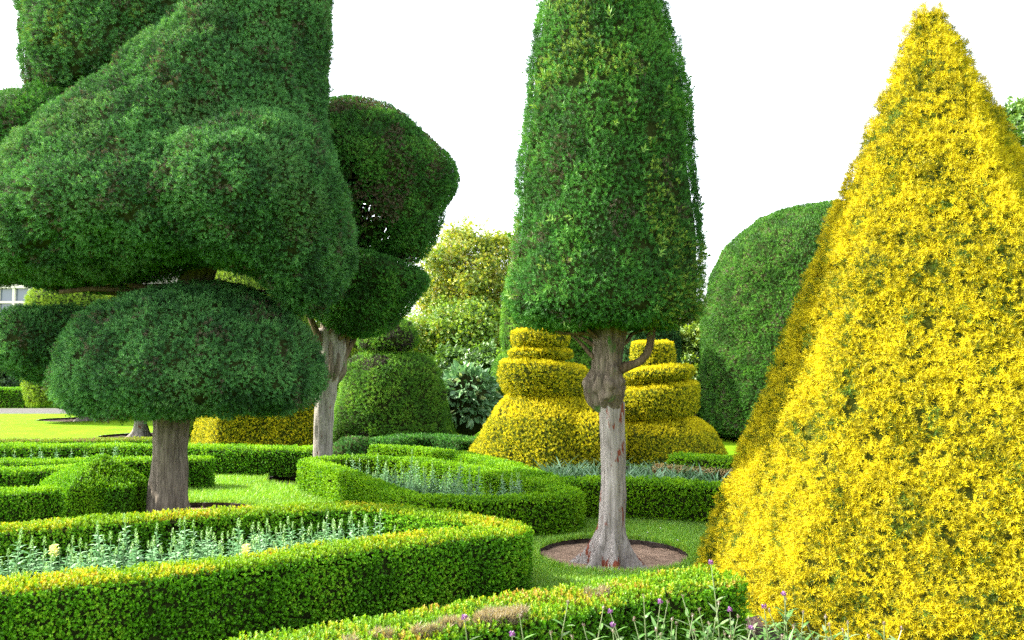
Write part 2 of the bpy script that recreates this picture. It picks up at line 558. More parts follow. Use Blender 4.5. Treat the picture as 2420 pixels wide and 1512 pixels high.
SIZE_K = {'yew': 0.54, 'gold': 0.54, 'box': 0.64, 'broad': 1.0, 'twig': 1.0}
COVER_K = {'yew': 1.9, 'gold': 2.3, 'box': 2.1, 'broad': 1.0, 'twig': 1.0}
def clothe(V, T, kind, size, pal, seed=0, cover=2.6, amp=0.03, inset=0.04, gap=0.12, up=0.2, loose=0.5, mi_leaf=0, mi_core=1,
           patch=None, top_pal=None, size_var=0.35, core=True, depth=0.05, hole=None, gap_scale=0.09, tex=0.0, trust=False, clump=0.45):
    """foliage chunks for a closed clipped shape: core of twigs plus leaf sprays over its surface"""
    if not trust and (lambda W: np.sum(np.cross(W[T[:, 0]], W[T[:, 1]]) * W[T[:, 2]]))(V - V.mean(axis=0) * np.array([1, 1, 0])) < 0:
        T = T[:, ::-1]
    size = size * SIZE_K[kind]; cover = cover * COVER_K[kind]
    V2, N = lumpy(V, T, amp, seed)
    chunks = []
    if core:
        Tc = T
        if hole is not None:
            Tc = T[~hole(V2[T].mean(axis=1))]
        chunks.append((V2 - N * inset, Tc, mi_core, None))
    p, i = sample(V2, T, cover / (size * size))
    n = nrm(N[T[i, 0]] + N[T[i, 1]] + N[T[i, 2]])
    view = nrm(p - np.array([0, 0, CAM_H]))
    keep = np.ones(len(p), bool)
    back = np.sum(n * view, axis=1) > 0.25
    keep &= ~(back & (RNG.random(len(p)) > 0.5))
    keep &= in_view(p) | (RNG.random(len(p)) < 0.35)
    keep &= p[:, 2] > 0.005
    if gap:
        g = vnoise(p, gap_scale, seed + 3)
        keep &= g > gap + 0.12 * RNG.random(len(p))
    if hole is not None:
        keep &= ~(hole(p) & (RNG.random(len(p)) < 0.8))
    p, n = p[keep], n[keep]
    # clumps of shoots stand further out than the dips between them
    tx = (vnoise(p, size * 2.4, seed + 21) - 0.4) * tex
    p = p + n * (tx - RNG.random(len(p)) ** 1.3 * (inset + tx))[:, None]
    d = nrm(n + RNG.normal(size=p.shape) * loose * 0.6 + np.array([0, 0, up]))
    sz = size * (1 + RNG.uniform(-size_var, size_var, len(p)))
    col = palette(p, n, pal, seed, patch, clump)
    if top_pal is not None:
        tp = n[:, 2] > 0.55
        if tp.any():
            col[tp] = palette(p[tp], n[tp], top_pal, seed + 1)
    chunks += spray_chunk(p, d, sz, kind, col, mi_leaf)
    return chunks

# ------------------------------------------------------------------ tubes for trunks and limbs
def tube(path, radii, ns=24, step=0.05, flute=0.0, nfl=7, rough=0.03, seed=0, root=None, lumps=None):
    """tapered tube along 3-D points. flute: depth of the vertical ridges; root: (height, extra, count) flare"""
    path = np.array(path, dtype=float)
    ra = np.array(radii, dtype=float)
    seg = np.linalg.norm(np.diff(path, axis=0), axis=1)
    t = np.concatenate([[0], np.cumsum(seg)])
    n = max(4, int(t[-1] / step))
    tt = np.linspace(0, t[-1], n)
    pp = np.stack([np.interp(tt, t, path[:, k]) for k in range(3)], axis=1)
    rr = np.interp(tt, t, ra)
    for _ in range(2):
        pp[1:-1] = 0.25 * pp[:-2] + 0.5 * pp[1:-1] + 0.25 * pp[2:]
        rr[1:-1] = 0.25 * rr[:-2] + 0.5 * rr[1:-1] + 0.25 * rr[2:]
    tan = nrm(np.gradient(pp, axis=0))
    ref = np.array([0.0, 1.0, 0.0]) if abs(tan[:, 1]).max() < 0.9 else np.array([1.0, 0, 0])
    x = nrm(np.cross(np.repeat(ref[None], n, 0), tan))
    y = np.cross(tan, x)
    a = np.arange(ns) / ns * 2 * np.pi
    rad = np.repeat(rr[:, None], ns, 1)
    ph = seed * 1.3
    if flute:
        tw = tt[:, None] * 0.35
        rad = rad * (1 + flute * (np.abs(np.sin((a[None] + tw) * nfl / 2 + ph)) ** 0.7 - 0.6) + flute * 0.5 * np.sin(a[None] * 3 + 1.7 * ph + tt[:, None]))
    if root:
        h, ex, cnt = root
        k = np.clip(1 - tt / h, 0, 1)[:, None] ** 2.0
        rad = rad * (1 + ex * k * (0.12 + 1.25 * (0.5 + 0.5 * np.sin(a[None] * cnt + ph + 0.7 * np.sin(a[None] * 2 + ph))) ** 2.2 - 0.12))
    V = pp[:, None] + x[:, None] * (rad * np.cos(a))[..., None] + y[:, None] * (rad * np.sin(a))[..., None]
    V = V.reshape(-1, 3)
    cen = np.repeat(pp, ns, axis=0)
    out = nrm(V - cen)
    V = V + out * ((vnoise(V * np.array([1, 1, 0.35]), 0.06, seed) - 0.5) * 2 * rough * np.repeat(rr, ns) * 2)[:, None]
    if lumps:
        for (c, r, amp) in lumps:
            dd = np.linalg.norm(V - np.array(c), axis=1)
            V = V + out * (amp * np.exp(-(dd / r) ** 2))[:, None]
    f = grid_faces(n, ns)
    b, tp = len(V), len(V) + 1
    V = np.vstack([V, pp[0], pp[-1]])
    j = np.arange(ns); k = (j + 1) % ns
    o = (n - 1) * ns
    caps = np.vstack([np.stack([np.full(ns, b), k, j], 1), np.stack([np.full(ns, tp), o + j, o + k], 1)])
    T = np.vstack([quads_to_tris(f), caps])
    return V, T

def px_path(Y, pts):
    """pts: (px, py[, dY])"""
    return [P(p[0], p[1], Y + (p[2] if len(p) > 2 else 0)) for p in pts]

def wobble(a, b, n=5, amp=0.05, seed=0):
    r = np.random.default_rng(seed)
    t = np.linspace(0, 1, n)[:, None]
    p = np.array(a) * (1 - t) + np.array(b) * t
    p[1:-1] += r.normal(size=(n - 2, 3)) * amp
    return p

# colours (linear, real surface values)
YEW = [((0.016, 0.054, 0.016), 2), ((0.040, 0.128, 0.034), 4), ((0.060, 0.182, 0.047), 3), ((0.088, 0.225, 0.060), 1.4)]
YEW_MID = [((0.016, 0.060, 0.010), 2), ((0.030, 0.118, 0.016), 4), ((0.046, 0.165, 0.022), 3), ((0.085, 0.22, 0.030), 1.0)]
YEW_LIGHT = [((0.030, 0.095, 0.008), 2), ((0.058, 0.165, 0.012), 4), ((0.090, 0.22, 0.016), 3), ((0.14, 0.27, 0.024), 1.0)]
BOX = [((0.036, 0.125, 0.003), 2), ((0.068, 0.215, 0.005), 4), ((0.105, 0.28, 0.008), 3), ((0.17, 0.34, 0.014), 1.0)]
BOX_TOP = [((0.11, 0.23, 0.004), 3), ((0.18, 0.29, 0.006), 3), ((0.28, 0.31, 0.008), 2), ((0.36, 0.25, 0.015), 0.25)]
BOX_LIME = [((0.065, 0.19, 0.002), 2), ((0.12, 0.28, 0.004), 4), ((0.17, 0.34, 0.006), 3)]
GOLD = [((0.035, 0.062, 0.003), 1.3), ((0.19, 0.17, 0.004), 1.7), ((0.345, 0.285, 0.005), 3), ((0.44, 0.36, 0.006), 3), ((0.54, 0.445, 0.010), 0.8)]
GOLD_DULL = [((0.05, 0.085, 0.003), 1.3), ((0.14, 0.165, 0.004), 2.2), ((0.30, 0.295, 0.005), 3), ((0.46, 0.41, 0.007), 3)]
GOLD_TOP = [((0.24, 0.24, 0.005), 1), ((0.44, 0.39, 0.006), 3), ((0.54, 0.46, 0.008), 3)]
BROWN = (0.07, 0.06, 0.038)

# ------------------------------------------------------------------ ground: lawn with sunken round beds
def circle(c, r, n=48):
    return [(c[0] + r * math.cos(2 * math.pi * i / n), c[1] + r * math.sin(2 * math.pi * i / n)) for i in range(n)]
BED_C = (0.87, 6.98); BED_CR = 0.65
BED_L = (-3.62, 8.62); BED_LR = 1.0
BED_M = (-2.75, 11.75); BED_MR = 0.82
_g = G(185, 990); BED_F = (_g[0], _g[1]); BED_FR = 1.15
_g = G(318, 1028); BED_G = (_g[0], _g[1]); BED_GR = 0.75
BEDS = [(BED_C, BED_CR), (BED_L, BED_LR), (BED_M, BED_MR), (BED_F, BED_FR), (BED_G, BED_GR)]

pts = [(-400, -60), (400, -60), (400, 700), (-400, 700)]
edges = [(0, 1), (1, 2), (2, 3), (3, 0)]
rim = []
for (c, r) in BEDS:
    s = len(pts)
    ci = [(x + random.uniform(-0.022, 0.022), y + random.uniform(-0.022, 0.022)) for x, y in [(c[0] + (q[0] - c[0]) * kk, c[1] + (q[1] - c[1]) * kk) for q, kk in [(q, 1 + 0.035 * math.sin(3 * math.atan2(q[1] - c[1], q[0] - c[0]) + c[0]) + 0.02 * math.sin(7 * math.atan2(q[1] - c[1], q[0] - c[0]))) for q in circle(c, r, 90)]]]
    pts += ci
    rim.append(ci)
    edges += [(s + i, s + (i + 1) % len(ci)) for i in range(len(ci))]
gv, ge, gf, *_ = delaunay_2d_cdt([Vector(p) for p in pts], edges, [], 0, 1e-6)
def in_bed(x, y, k=1.04):
    return any((x - c[0]) ** 2 + (y - c[1]) ** 2 < (r * k) ** 2 for c, r in BEDS)
verts = [(v.x, v.y, 0.0) for v in gv]
faces = []
for f in gf:
    cx = sum(gv[i].x for i in f) / len(f); cy = sum(gv[i].y for i in f) / len(f)
    if not in_bed(cx, cy): faces.append(tuple(f))
mats_idx = [0] * len(faces)
for ci, (c, r) in zip(rim, BEDS):                          # cut turf edge going down to the soil
    n = len(ci); s = len(verts)
    for (x, y) in ci: verts.append((x, y, 0.0))
    for (x, y) in ci: verts.append((c[0] + (x - c[0]) * 0.985, c[1] + (y - c[1]) * 0.985, -0.12))
    for i in range(n):
        j = (i + 1) % n
        faces.append((s + i, s + j, s + n + j, s + n + i)); mats_idx.append(1)
me = bpy.data.meshes.new("lawn")
me.from_pydata(verts, [], faces)
me.materials.append(MAT_LAWN); me.materials.append(MAT_SOIL_DARK)
me.polygons.foreach_set("material_index", mats_idx)
lawn = bpy.data.objects.new("lawn", me); COL.objects.link(lawn)
tag(lawn, "mown green lawn running between the clipped hedges", "lawn", kind="structure")

def disk_soil(name, c, r, z, label, mat, n=60, nr=14, amp=0.02):
    V = [(c[0], c[1], z)]; F = []
    for i in range(1, nr + 1):
        for j in range(n):
            a = 2 * math.pi * j / n
            V.append((c[0] + r * i / nr * math.cos(a), c[1] + r * i / nr * math.sin(a), z + random.uniform(-amp, amp)))
    for j in range(n):
        F.append((0, 1 + j, 1 + (j + 1) % n))
    for i in range(nr - 1):
        for j in range(n):
            a, b = 1 + i * n + j, 1 + i * n + (j + 1) % n
            F.append((a, a + n, b + n, b))
    m = bpy.data.meshes.new(name); m.from_pydata(V, [], F); m.materials.append(mat)
    m.polygons.foreach_set("use_smooth", [True] * len(F))
    o = bpy.data.objects.new(name, m); COL.objects.link(o)
    return tag(o, label, "soil", kind="structure")
disk_soil("soil_bed", BED_C, BED_CR * 1.02, -0.042, "round bed of bare brown soil at the foot of the knotted trunk", MAT_SOIL, amp=0.006)
disk_soil("soil_bed", BED_L, BED_LR * 1.0, -0.055, "round bed of soil round the thick dark trunk", MAT_SOIL, amp=0.008)
disk_soil("soil_bed", BED_M, BED_MR * 1.0, -0.07, "dark round bed of soil at the left end of the middle hedge", MAT_SOIL_DARK)
disk_soil("soil_bed", BED_F, BED_FR * 1.0, -0.06, "round bed of grey soil on the far lawn", MAT_SOIL_DARK)
disk_soil("soil_bed", BED_G, BED_GR * 1.0, -0.06, "thin dark bed of soil beside the pale far trunk", MAT_SOIL_DARK)

def flat(name, poly, z, mat, label, cat, kind="structure"):
    m = bpy.data.meshes.new(name)
    m.from_pydata([(p[0], p[1], z) for p in poly], [], [tuple(range(len(poly)))])
    m.materials.append(mat)
    o = bpy.data.objects.new(name, m); COL.objects.link(o)
    return tag(o, label, cat, kind=kind)
flat("gravel_path", [(-60, 28.2), (-5, 28.2), (-5, 32.0), (-60, 32.0)], 0.004, MAT_GRAVEL, "pale gravel path crossing behind the far lawn", "path")

# ------------------------------------------------------------------ hedges
def hedge(name, label, path, width, H, pal, top=None, group=None, closed=False, size=0.05, seed=0, cover=3.0, patch=None, cat="hedge",
          amp=0.016, extra=None, tex=0.015, gap=0.05):
    shp = sweep(path, width, H, closed=closed, bottom=extra is not None)
    trust = extra is None
    if extra is not None:
        shp = union([shp] + extra, voxel=0.045, smooth=3)
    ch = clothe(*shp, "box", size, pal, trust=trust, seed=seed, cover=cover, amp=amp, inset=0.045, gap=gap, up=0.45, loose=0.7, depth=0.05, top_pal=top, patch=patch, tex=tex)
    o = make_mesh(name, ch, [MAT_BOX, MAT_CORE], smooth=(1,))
    return tag(o, label, cat, group)

def gp(z, *pts):
    return [G(x, y, z)[:2] for (x, y) in pts]

HG = "clipped box hedges round the flower beds"
HA = 0.45
pa = gp(HA, (-500, 1452), (0, 1384), (500, 1330), (800, 1291), (1010, 1268), (1185, 1253), (1212, 1248), (1200, 1240), (1010, 1211), (875, 1193), (700, 1197), (500, 1209), (250, 1229), (0, 1246), (-300, 1262))
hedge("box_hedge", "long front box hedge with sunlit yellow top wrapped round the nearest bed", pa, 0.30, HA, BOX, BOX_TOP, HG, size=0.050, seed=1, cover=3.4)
pb = gp(0.36, (560, 1545), (800, 1508), (1130, 1452), (1480, 1390), (1640, 1362), (1700, 1356))
DRY = [((0.09, 0.21, 0.006), 3), ((0.15, 0.28, 0.008), 3), ((0.24, 0.28, 0.012), 1.5), ((0.28, 0.20, 0.03), 0.4)]
hb = hedge("box_hedge", "low nearest hedge with bleached dead patches along its top", pb, 0.42, 0.36, BOX, DRY, HG, size=0.052, seed=2, cover=3.0)
pc = gp(0.40, (712, 1083), (800, 1104), (900, 1139), (980, 1170), (1150, 1172), (1368, 1160), (1290, 1132), (1130, 1103), (975, 1080), (850, 1075))
hedge("box_hedge", "middle wedge shaped hedge, its left flank bright in the sun", pc, 0.22, 0.38, BOX_LIME, BOX_LIME, HG, closed=True, size=0.055, seed=3, cover=3.0)
pd = gp(0.42, (890, 1050), (1000, 1056), (1110, 1070), (1200, 1095), (1270, 1116), (1330, 1130), (1420, 1128), (1550, 1132), (1760, 1142))
hedge("box_hedge", "winding hedge passing behind the knotted trunk below the golden mound", pd, 0.28, 0.40, BOX_LIME, BOX_LIME, HG, size=0.06, seed=4, cover=2.8)
pe = gp(0.40, (-200, 1096), (0, 1092), (250, 1088), (495, 1083), (505, 1080), (350, 1073), (0, 1078), (-200, 1080))
hedge("box_hedge", "straight hedge whose square end shows right of the thick trunk", gp(0.40, (-200, 1093), (0, 1090), (250, 1086), (490, 1081)), 0.34, 0.40, BOX, BOX_LIME, HG, size=0.06, seed=5, cover=2.8)
hedge("box_hedge", "dark hedge under the golden block left of the slim trunk", gp(0.40, (-200, 1055), (0, 1053), (350, 1052), (600, 1058), (745, 1060)), 0.45, 0.40, BOX, BOX_LIME, HG, size=0.065, seed=6, cover=2.6)
hedge("box_hedge", "thin farthest left hedge with browned top bordering the sunny lawn", gp(0.32, (-200, 1042), (0, 1041), (200, 1039), (380, 1036)), 0.4, 0.32, BOX, [((0.16, 0.14, 0.06), 2), ((0.12, 0.2, 0.01), 3), ((0.18, 0.26, 0.015), 2)], HG, size=0.065, seed=7, cover=2.6)
# L shaped hedge carrying a clipped hip-roofed mound
mc = P(226, 1165, 8.75)
mound = loft([(mc[0], mc[1], 0.0, 0.60, 0.56), (mc[0], mc[1], 0.35, 0.60, 0.56), (mc[0], mc[1], 0.37, 0.585, 0.545), (mc[0], mc[1] + 0.05, 0.63, 0.07, 0.06), (mc[0], mc[1] + 0.05, 0.64, 0.02, 0.02)], ns=64, step=0.04, power=1.05, soften=0)
hm = hedge("box_hedge", "left hedge with a roof shaped mound clipped on its corner", gp(0.36, (-300, 1172), (0, 1160), (150, 1150), (300, 1144)), 0.36, 0.36, BOX, BOX_LIME, HG, size=0.055, seed=8, cover=3.0)
make_mesh("clipped_mound_top", clothe(*mound, "box", 0.05, [((0.060, 0.185, 0.003), 2), ((0.105, 0.27, 0.005), 4), ((0.15, 0.32, 0.008), 2)], seed=18, cover=3.2, amp=0.008, inset=0.035, gap=0.04, up=0.3, loose=0.6), [MAT_BOX, MAT_CORE], hm, smooth=(1,))
hedge("box_hedge", "short hedge running in from the left behind the clipped mound", gp(0.37, (-200, 1113), (0, 1110), (150, 1106), (215, 1104)), 0.34, 0.37, BOX, BOX_LIME, HG, size=0.06, seed=9)
hedge("box_hedge", "small curved dark hedge in front of the bell shaped yew", gp(0.40, (900, 1040), (960, 1030), (1040, 1030), (1110, 1040)), 0.5, 0.40, YEW_MID, YEW_MID, HG, size=0.07, seed=10, cover=2.4)
hedge("box_hedge", "short sunny hedge on the right beside the golden pyramid", gp(0.36, (1600, 1074), (1680, 1080), (1800, 1086)), 0.45, 0.36, BOX_LIME, BOX_LIME, HG, size=0.07, seed=12, cover=2.4)
hedge("dry_hedge", "strip of tan dried hedge behind the grey leaves on the right", gp(0.22, (1560, 1100), (1640, 1106), (1800, 1116)), 0.28, 0.22, [((0.30, 0.22, 0.11), 3), ((0.42, 0.32, 0.18), 2), ((0.16, 0.2, 0.05), 1)], None, HG, size=0.06, seed=13)
hedge("box_hedge", "scrap of green hedge at the foot of the golden pyramid's right side", gp(0.2, (2370, 1600), (2480, 1560), (2700, 1530)), 0.4, 0.2, BOX_LIME, BOX_LIME, HG, size=0.05, seed=14)
hedge("far_hedge", "dark far hedge beyond the gravel path on the left", [(-45, 32.8), (-25, 32.8), (-10, 32.8)], 0.9, 0.75, BOX, BOX, None, size=0.13, seed=15, cover=2.2)
o = make_mesh("low_shrub", clothe(*px_loft(13.6, [(1036, 815, 850), (1042, 795, 880), (1060, 785, 888), (1082, 785, 888)], ns=24), "yew", 0.09, YEW_MID + [(BROWN, 3)], seed=31, amp=0.06), [MAT_LEAF, MAT_CORE], smooth=(1,))
tag(o, "low browning shrub at the foot of the bell shaped yew", "shrub")

# dead patches on the nearest hedge: bleached twigs, parts of that hedge
def dead_patch(px, py, rx, ry, n):
    c = G(px, py, 0.37)
    a = RNG.random(n) * 2 * np.pi; r = np.sqrt(RNG.random(n))
    ax = np.array([0.83, 0.55]); ay = np.array([-0.55, 0.83])
    xy = c[:2] + (r * np.cos(a) * rx)[:, None] * ax + (r * np.sin(a) * ry)[:, None] * ay
    p = np.concatenate([xy, np.full((n, 1), 0.33) + RNG.random((n, 1)) * 0.05], axis=1)
    d = nrm(RNG.normal(size=p.shape) * 0.5 + np.array([0, 0, 1.0]))
    col = np.array([(0.25, 0.205, 0.13)]) * (0.45 + 0.8 * RNG.random((n, 1)))
    k = vnoise(p, 0.09, 4) > 0.42
    p, d, col = p[k], d[k], col[k]; n = len(p)
    return spray_chunk(p, d, np.full(n, 0.05), "twig", col, 0)
dp = make_mesh("dead_twigs", dead_patch(1185, 1455, 0.15, 0.08, 1100) + dead_patch(1040, 1482, 0.15, 0.05, 600) + dead_patch(870, 1512, 0.12, 0.06, 350) + dead_patch(1410, 1400, 0.08, 0.05, 150), [MAT_LOOSE], parent=hb)
dp["label"] = "bleached dead twigs"

# ------------------------------------------------------------------ centre tree with the knotted trunk
YC = 6.78
tb = G(1440, 1312, -0.06)
t = thing("column_yew", (tb[0], YC, -0.06), "tall column clipped yew on a pale knotted trunk, centre of the garden", "tree")
m = M(YC)
burl = P(1420, 915, YC - 0.08)
pth = px_path(YC, [(1442, 1345), (1443, 1290), (1445, 1240), (1449, 1150), (1447, 1050), (1443, 990), (1442, 950)])
v, f = tube(pth, np.array([44, 36, 30, 28.5, 28.5, 28.5, 30]) * m, ns=56, step=0.018, flute=0.10, nfl=9, rough=0.05, seed=3, root=(0.42, 1.15, 6))
make_mesh("trunk", [(v, f, 0, None)], [MAT_BARK_GREY], t, smooth=(0,))
pth = px_path(YC, [(1440, 968), (1434, 945), (1427, 915), (1435, 880), (1437, 840), (1439, 800), (1441, 760), (1443, 700)])
lumps = [(P(1420 + dx, 905 + dy, YC + dz), 0.045, a) for dx, dy, dz, a in
         ((-30, 10, -0.1, .05), (-22, 25, -0.14, .05), (0, 35, -0.16, .045), (25, 5, -0.16, .05), (45, -5, -0.1, .05), (10, -10, -0.17, .045), (-15, -20, -0.15, .04), (35, 22, -0.13, .04), (-38, -5, -0.05, .05), (30, -30, -0.14, .04), (50, 10, 0, .05))]
_r = random.Random(4)
for _ in range(46):
    _a = _r.uniform(0, 6.28)
    lumps.append((P(1430 + 46 * math.cos(_a), _r.uniform(868, 945), YC - 46 * m * math.sin(_a)), _r.uniform(.014, .03), _r.uniform(.008, .02)))
v, f = tube(pth, np.array([27, 40, 43, 34, 32, 35, 39, 45]) * m, ns=96, step=0.010, flute=0.16, nfl=11, rough=0.08, seed=5, lumps=lumps)
make_mesh("trunk_burl", [(v, f, 0, None)], [MAT_BARK_KNOT], t, smooth=(0,))
v, f = tube(px_path(YC, [(1465, 872, -.03), (1490, 862, -.06), (1512, 855, -.08), (1528, 838, -.08), (1536, 812, -.08), (1541, 770, -.06), (1545, 740)]), np.array([14, 10, 9, 9, 9, 9, 9]) * m, ns=16, step=0.02, rough=0.05)
make_mesh("branch", [(v, f, 0, None)], [MAT_LIMB], t, smooth=(0,))
for k, (x0, y0, x1, y1, dz) in enumerate([(1420, 830, 1330, 770, .1), (1425, 810, 1370, 760, -.2), (1460, 820, 1545, 765, .2), (1440, 800, 1500, 755, -.25), (1415, 800, 1300, 775, -.1), (1410, 850, 1350, 790, .1)]):
    v, f = tube(wobble(P(x0, y0, YC), P(x1, y1, YC + dz), 5, 0.015, k), np.linspace(6, 3, 5) * m, ns=10, step=0.03)
    make_mesh("branch", [(v, f, 0, None)], [MAT_LIMB], t, smooth=(0,))
prof = [(-150, 1405, 1430), (-135, 1375, 1460), (-95, 1335, 1500), (-45, 1305, 1530), (0, 1286, 1547), (50, 1274, 1567), (150, 1259, 1594), (300, 1242, 1623), (450, 1228, 1640), (600, 1212, 1651), (690, 1204, 1656), (735, 1203, 1655), (758, 1225, 1640), (772, 1275, 1600), (772, 1340, 1530), (768, 1420, 1450)]
shp = px_loft(YC, prof, ns=64, step=0.06)
ch = clothe(*shp, "yew", 0.070, YEW_MID, seed=41, cover=3.0, amp=0.03, up=0.5, loose=0.65, depth=0.06, patch=[((0.15, 0.24, 0.03), 0.4, 0.66, 0.35), (BROWN, 0.2, 0.76, 0.3)], tex=0.09)
# a few longer shoots left unclipped
p, i = sample(*shp, 14)
n = nrm(vert_normals(*shp)[shp[1][i, 0]])
ch += spray_chunk(p, nrm(n * 0.7 + RNG.normal(size=p.shape) * 0.4 + np.array([0, 0, 0.5])), RNG.uniform(0.07, 0.12, len(p)), "yew", palette(p, n, [((0.06, 0.17, 0.025), 2), ((0.12, 0.22, 0.04), 1)]), 0)
make_mesh("crown", ch, [MAT_LEAF, MAT_CORE], t, smooth=(1,))

# ------------------------------------------------------------------ great yew on the left
YB = 8.75
tb = G(397, 1205, -0.06)
t = thing("tiered_yew", (tb[0], YB, -0.06), "huge dark tiered yew filling the left, on a thick ridged trunk", "tree")
m = M(YB)
pth = px_path(YB, [(396, 1232), (396, 1200), (399, 1120), (401, 1030), (402, 970), (412, 880), (432, 740), (462, 660), (485, 600), (500, 450)])
v, f = tube(pth, np.array([46, 43, 39, 37, 38, 42, 40, 34, 36, 30]) * m, ns=56, step=0.03, flute=0.14, nfl=11, rough=0.05, seed=8, root=(0.35, 0.18, 6))
make_mesh("trunk", [(v, f, 0, None)], [MAT_BARK_DARK], t, smooth=(0,))
for k, (a, b, r0) in enumerate([((455, 690, 0), (300, 672, -.3), 13), ((455, 680, 0), (140, 690, -.5), 11), ((460, 670, 0), (640, 690, .2), 12), ((450, 690, 0), (220, 690, .4), 12), ((420, 860, 0), (560, 930, -.5), 14), ((410, 900, 0), (250, 940, -.3), 13), ((400, 880, 0), (90, 870, 0), 12), ((415, 900, 0), (470, 935, -.6), 10)]):
    v, f = tube(wobble(P(a[0], a[1], YB + a[2]), P(b[0], b[1], YB + b[2]), 6, 0.05, k), np.linspace(r0, 5, 6) * m, ns=10, step=0.05)
    make_mesh("branch", [(v, f, 0, None)], [MAT_LIMB], t, smooth=(0,))
# lower mushroom tier with the lobe on its left
def tilt(k, x0):
    return lambda V: -(V[:, 0] - x0) * k
low = px_loft(YB - 0.3, [(674, 460, 530), (684, 400, 580), (705, 320, 630), (742, 240, 690), (800, 183, 738), (860, 158, 760), (905, 152, 762), (935, 170, 745), (955, 210, 690), (962, 300, 600), (955, 400, 500)], depth=0.92, ns=56, step=0.07)
low2 = px_ellipsoid(300, 925, YB - 0.45, 135, 52, 0.8)
low3 = px_ellipsoid(640, 905, YB - 0.45, 115, 62, 0.8)
lobe = px_ellipsoid(95, 812, YB + 0.1, 108, 86, 0.6)
low_u = union([low, low2, low3], 0.06, 5)
PT = [(BROWN, 0.16, 0.74, 0.35), ((0.075, 0.17, 0.05), 0.5, 0.66, 0.5)]
make_mesh("lower_tier", clothe(*low_u, "yew", 0.085, YEW, seed=51, cover=3.4, amp=0.05, up=0.1, loose=0.8, depth=0.07, patch=PT, tex=0.12), [MAT_LEAF, MAT_CORE], t, smooth=(1,))
make_mesh("side_lobe", clothe(*union([lobe, px_ellipsoid(165, 770, YB + 0.1, 90, 50, 0.4)], 0.06, 5), "yew", 0.085, YEW, seed=52, cover=3.2, amp=0.05, up=0.1, loose=0.8, depth=0.07, patch=PT, tex=0.12), [MAT_LEAF, MAT_CORE], t, smooth=(1,))
# great upper crown: a cone with a swelling on the right and a shoulder on the left
cone = px_loft(YB - 0.25, [(-330, 600, 660), (-250, 570, 740), (-120, 530, 765), (0, 485, 772), (90, 385, 772), (170, 285, 772), (260, 180, 772), (340, 95, 775), (420, 30, 785), (480, 0, 785), (530, 30, 770), (556, 120, 660)], depth=0.72, ns=64, step=0.09)
bulge = px_ellipsoid(600, 466, YB - 0.84, 208, 190, 1.05)
fill = px_ellipsoid(340, 495, YB - 0.74, 330, 140, 1.05)
fill2 = px_ellipsoid(480, 330, YB - 0.35, 200, 220, 0.9)
bulge2 = px_ellipsoid(725, 548, YB - 0.3, 98, 192, 1.2)
bl = px_ellipsoid(190, 580, YB - 0.4, 300, 92, 0.95)
bl2 = px_ellipsoid(-60, 560, YB - 0.2, 150, 110, 1.0)
upper = union([cone, bulge, fill, fill2, bulge2, bl, bl2], 0.07, 5)
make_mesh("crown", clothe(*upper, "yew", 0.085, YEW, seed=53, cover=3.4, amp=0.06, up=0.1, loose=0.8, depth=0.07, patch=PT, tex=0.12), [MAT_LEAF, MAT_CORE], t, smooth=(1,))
top = px_loft(YB + 0.95, [(-430, 250, 560), (-400, 120, 700), (-330, 90, 770), (-200, 85, 780), (60, 88, 775), (180, 88, 775), (240, 92, 760), (262, 130, 700)], depth=0.8, ns=56, step=0.1)
knob = px_ellipsoid(160, 140, YB + 0.3, 72, 62, 0.6)
make_mesh("top_tier", clothe(*union([top, knob], 0.07, 3), "yew", 0.09, YEW + [((0.09, 0.14, 0.02), 1.0)], seed=54, cover=3.0, amp=0.07, up=0.1, loose=0.8, depth=0.08, patch=PT, gap=0.24, tex=0.12), [MAT_LEAF, MAT_CORE], t, smooth=(1,))
sh = px_ellipsoid(140, 380, YB + 0.6, 215, 165, 1.1)
make_mesh("shoulder_tier", clothe(*sh, "yew", 0.09, YEW_MID, seed=55, cover=3.0, amp=0.06, up=0.1, loose=0.8, depth=0.07, patch=PT, tex=0.12), [MAT_LEAF, MAT_CORE], t, smooth=(1,))

# ------------------------------------------------------------------ slim trunk yew with cup and ball behind
YM = 11.75
tb = G(764, 1130)
t = thing("cup_and_ball_yew", (tb[0], YM, -0.07), "yew clipped as a ball over a cup on a slim pale trunk", "tree")
m = M(YM)
v, f = tube(px_path(YM, [(762, 1140), (762, 1060), (766, 960), (774, 900), (784, 868), (787, 820), (785, 775)]), np.array([24, 21, 21, 22, 26, 30, 34]) * m, ns=40, step=0.03, flute=0.16, nfl=7, rough=0.05, seed=12)
make_mesh("trunk", [(v, f, 0, None)], [MAT_BARK_SLIM], t, smooth=(0,))
v, f = tube(px_path(YM, [(775, 905), (788, 880), (792, 840), (790, 790), (784, 745)]), np.array([17, 24, 24, 25, 28]) * m, ns=40, step=0.03, flute=0.25, nfl=9, rough=0.06, seed=14)
make_mesh("trunk_fork", [(v, f, 0, None)], [MAT_BARK_KNOT], t, smooth=(0,))
lim = [((795, 880, 0), (820, 830, .1), (848, 780, .2), 10), ((800, 860, 0), (815, 820, 0), (830, 770, -.1), 9), ((765, 820, -.1), (745, 780, -.2), (725, 730, -.3), 10), ((775, 800, -.1), (790, 770, -.2), (815, 735, -.3), 9), ((780, 790, 0), (770, 750, 0), (755, 720, -.1), 10), ((790, 810, -.1), (830, 775, -.2), (880, 760, -.3), 7)]
for k in range(9):
    lim.append(((785 + k * 5, 780, 0), (815 + k * 9, 640, 0.25 * (k % 3 - 1)), (845 + k * 17, 420 + 10 * (k % 3), 0.5 * (k % 3 - 1)), 8))
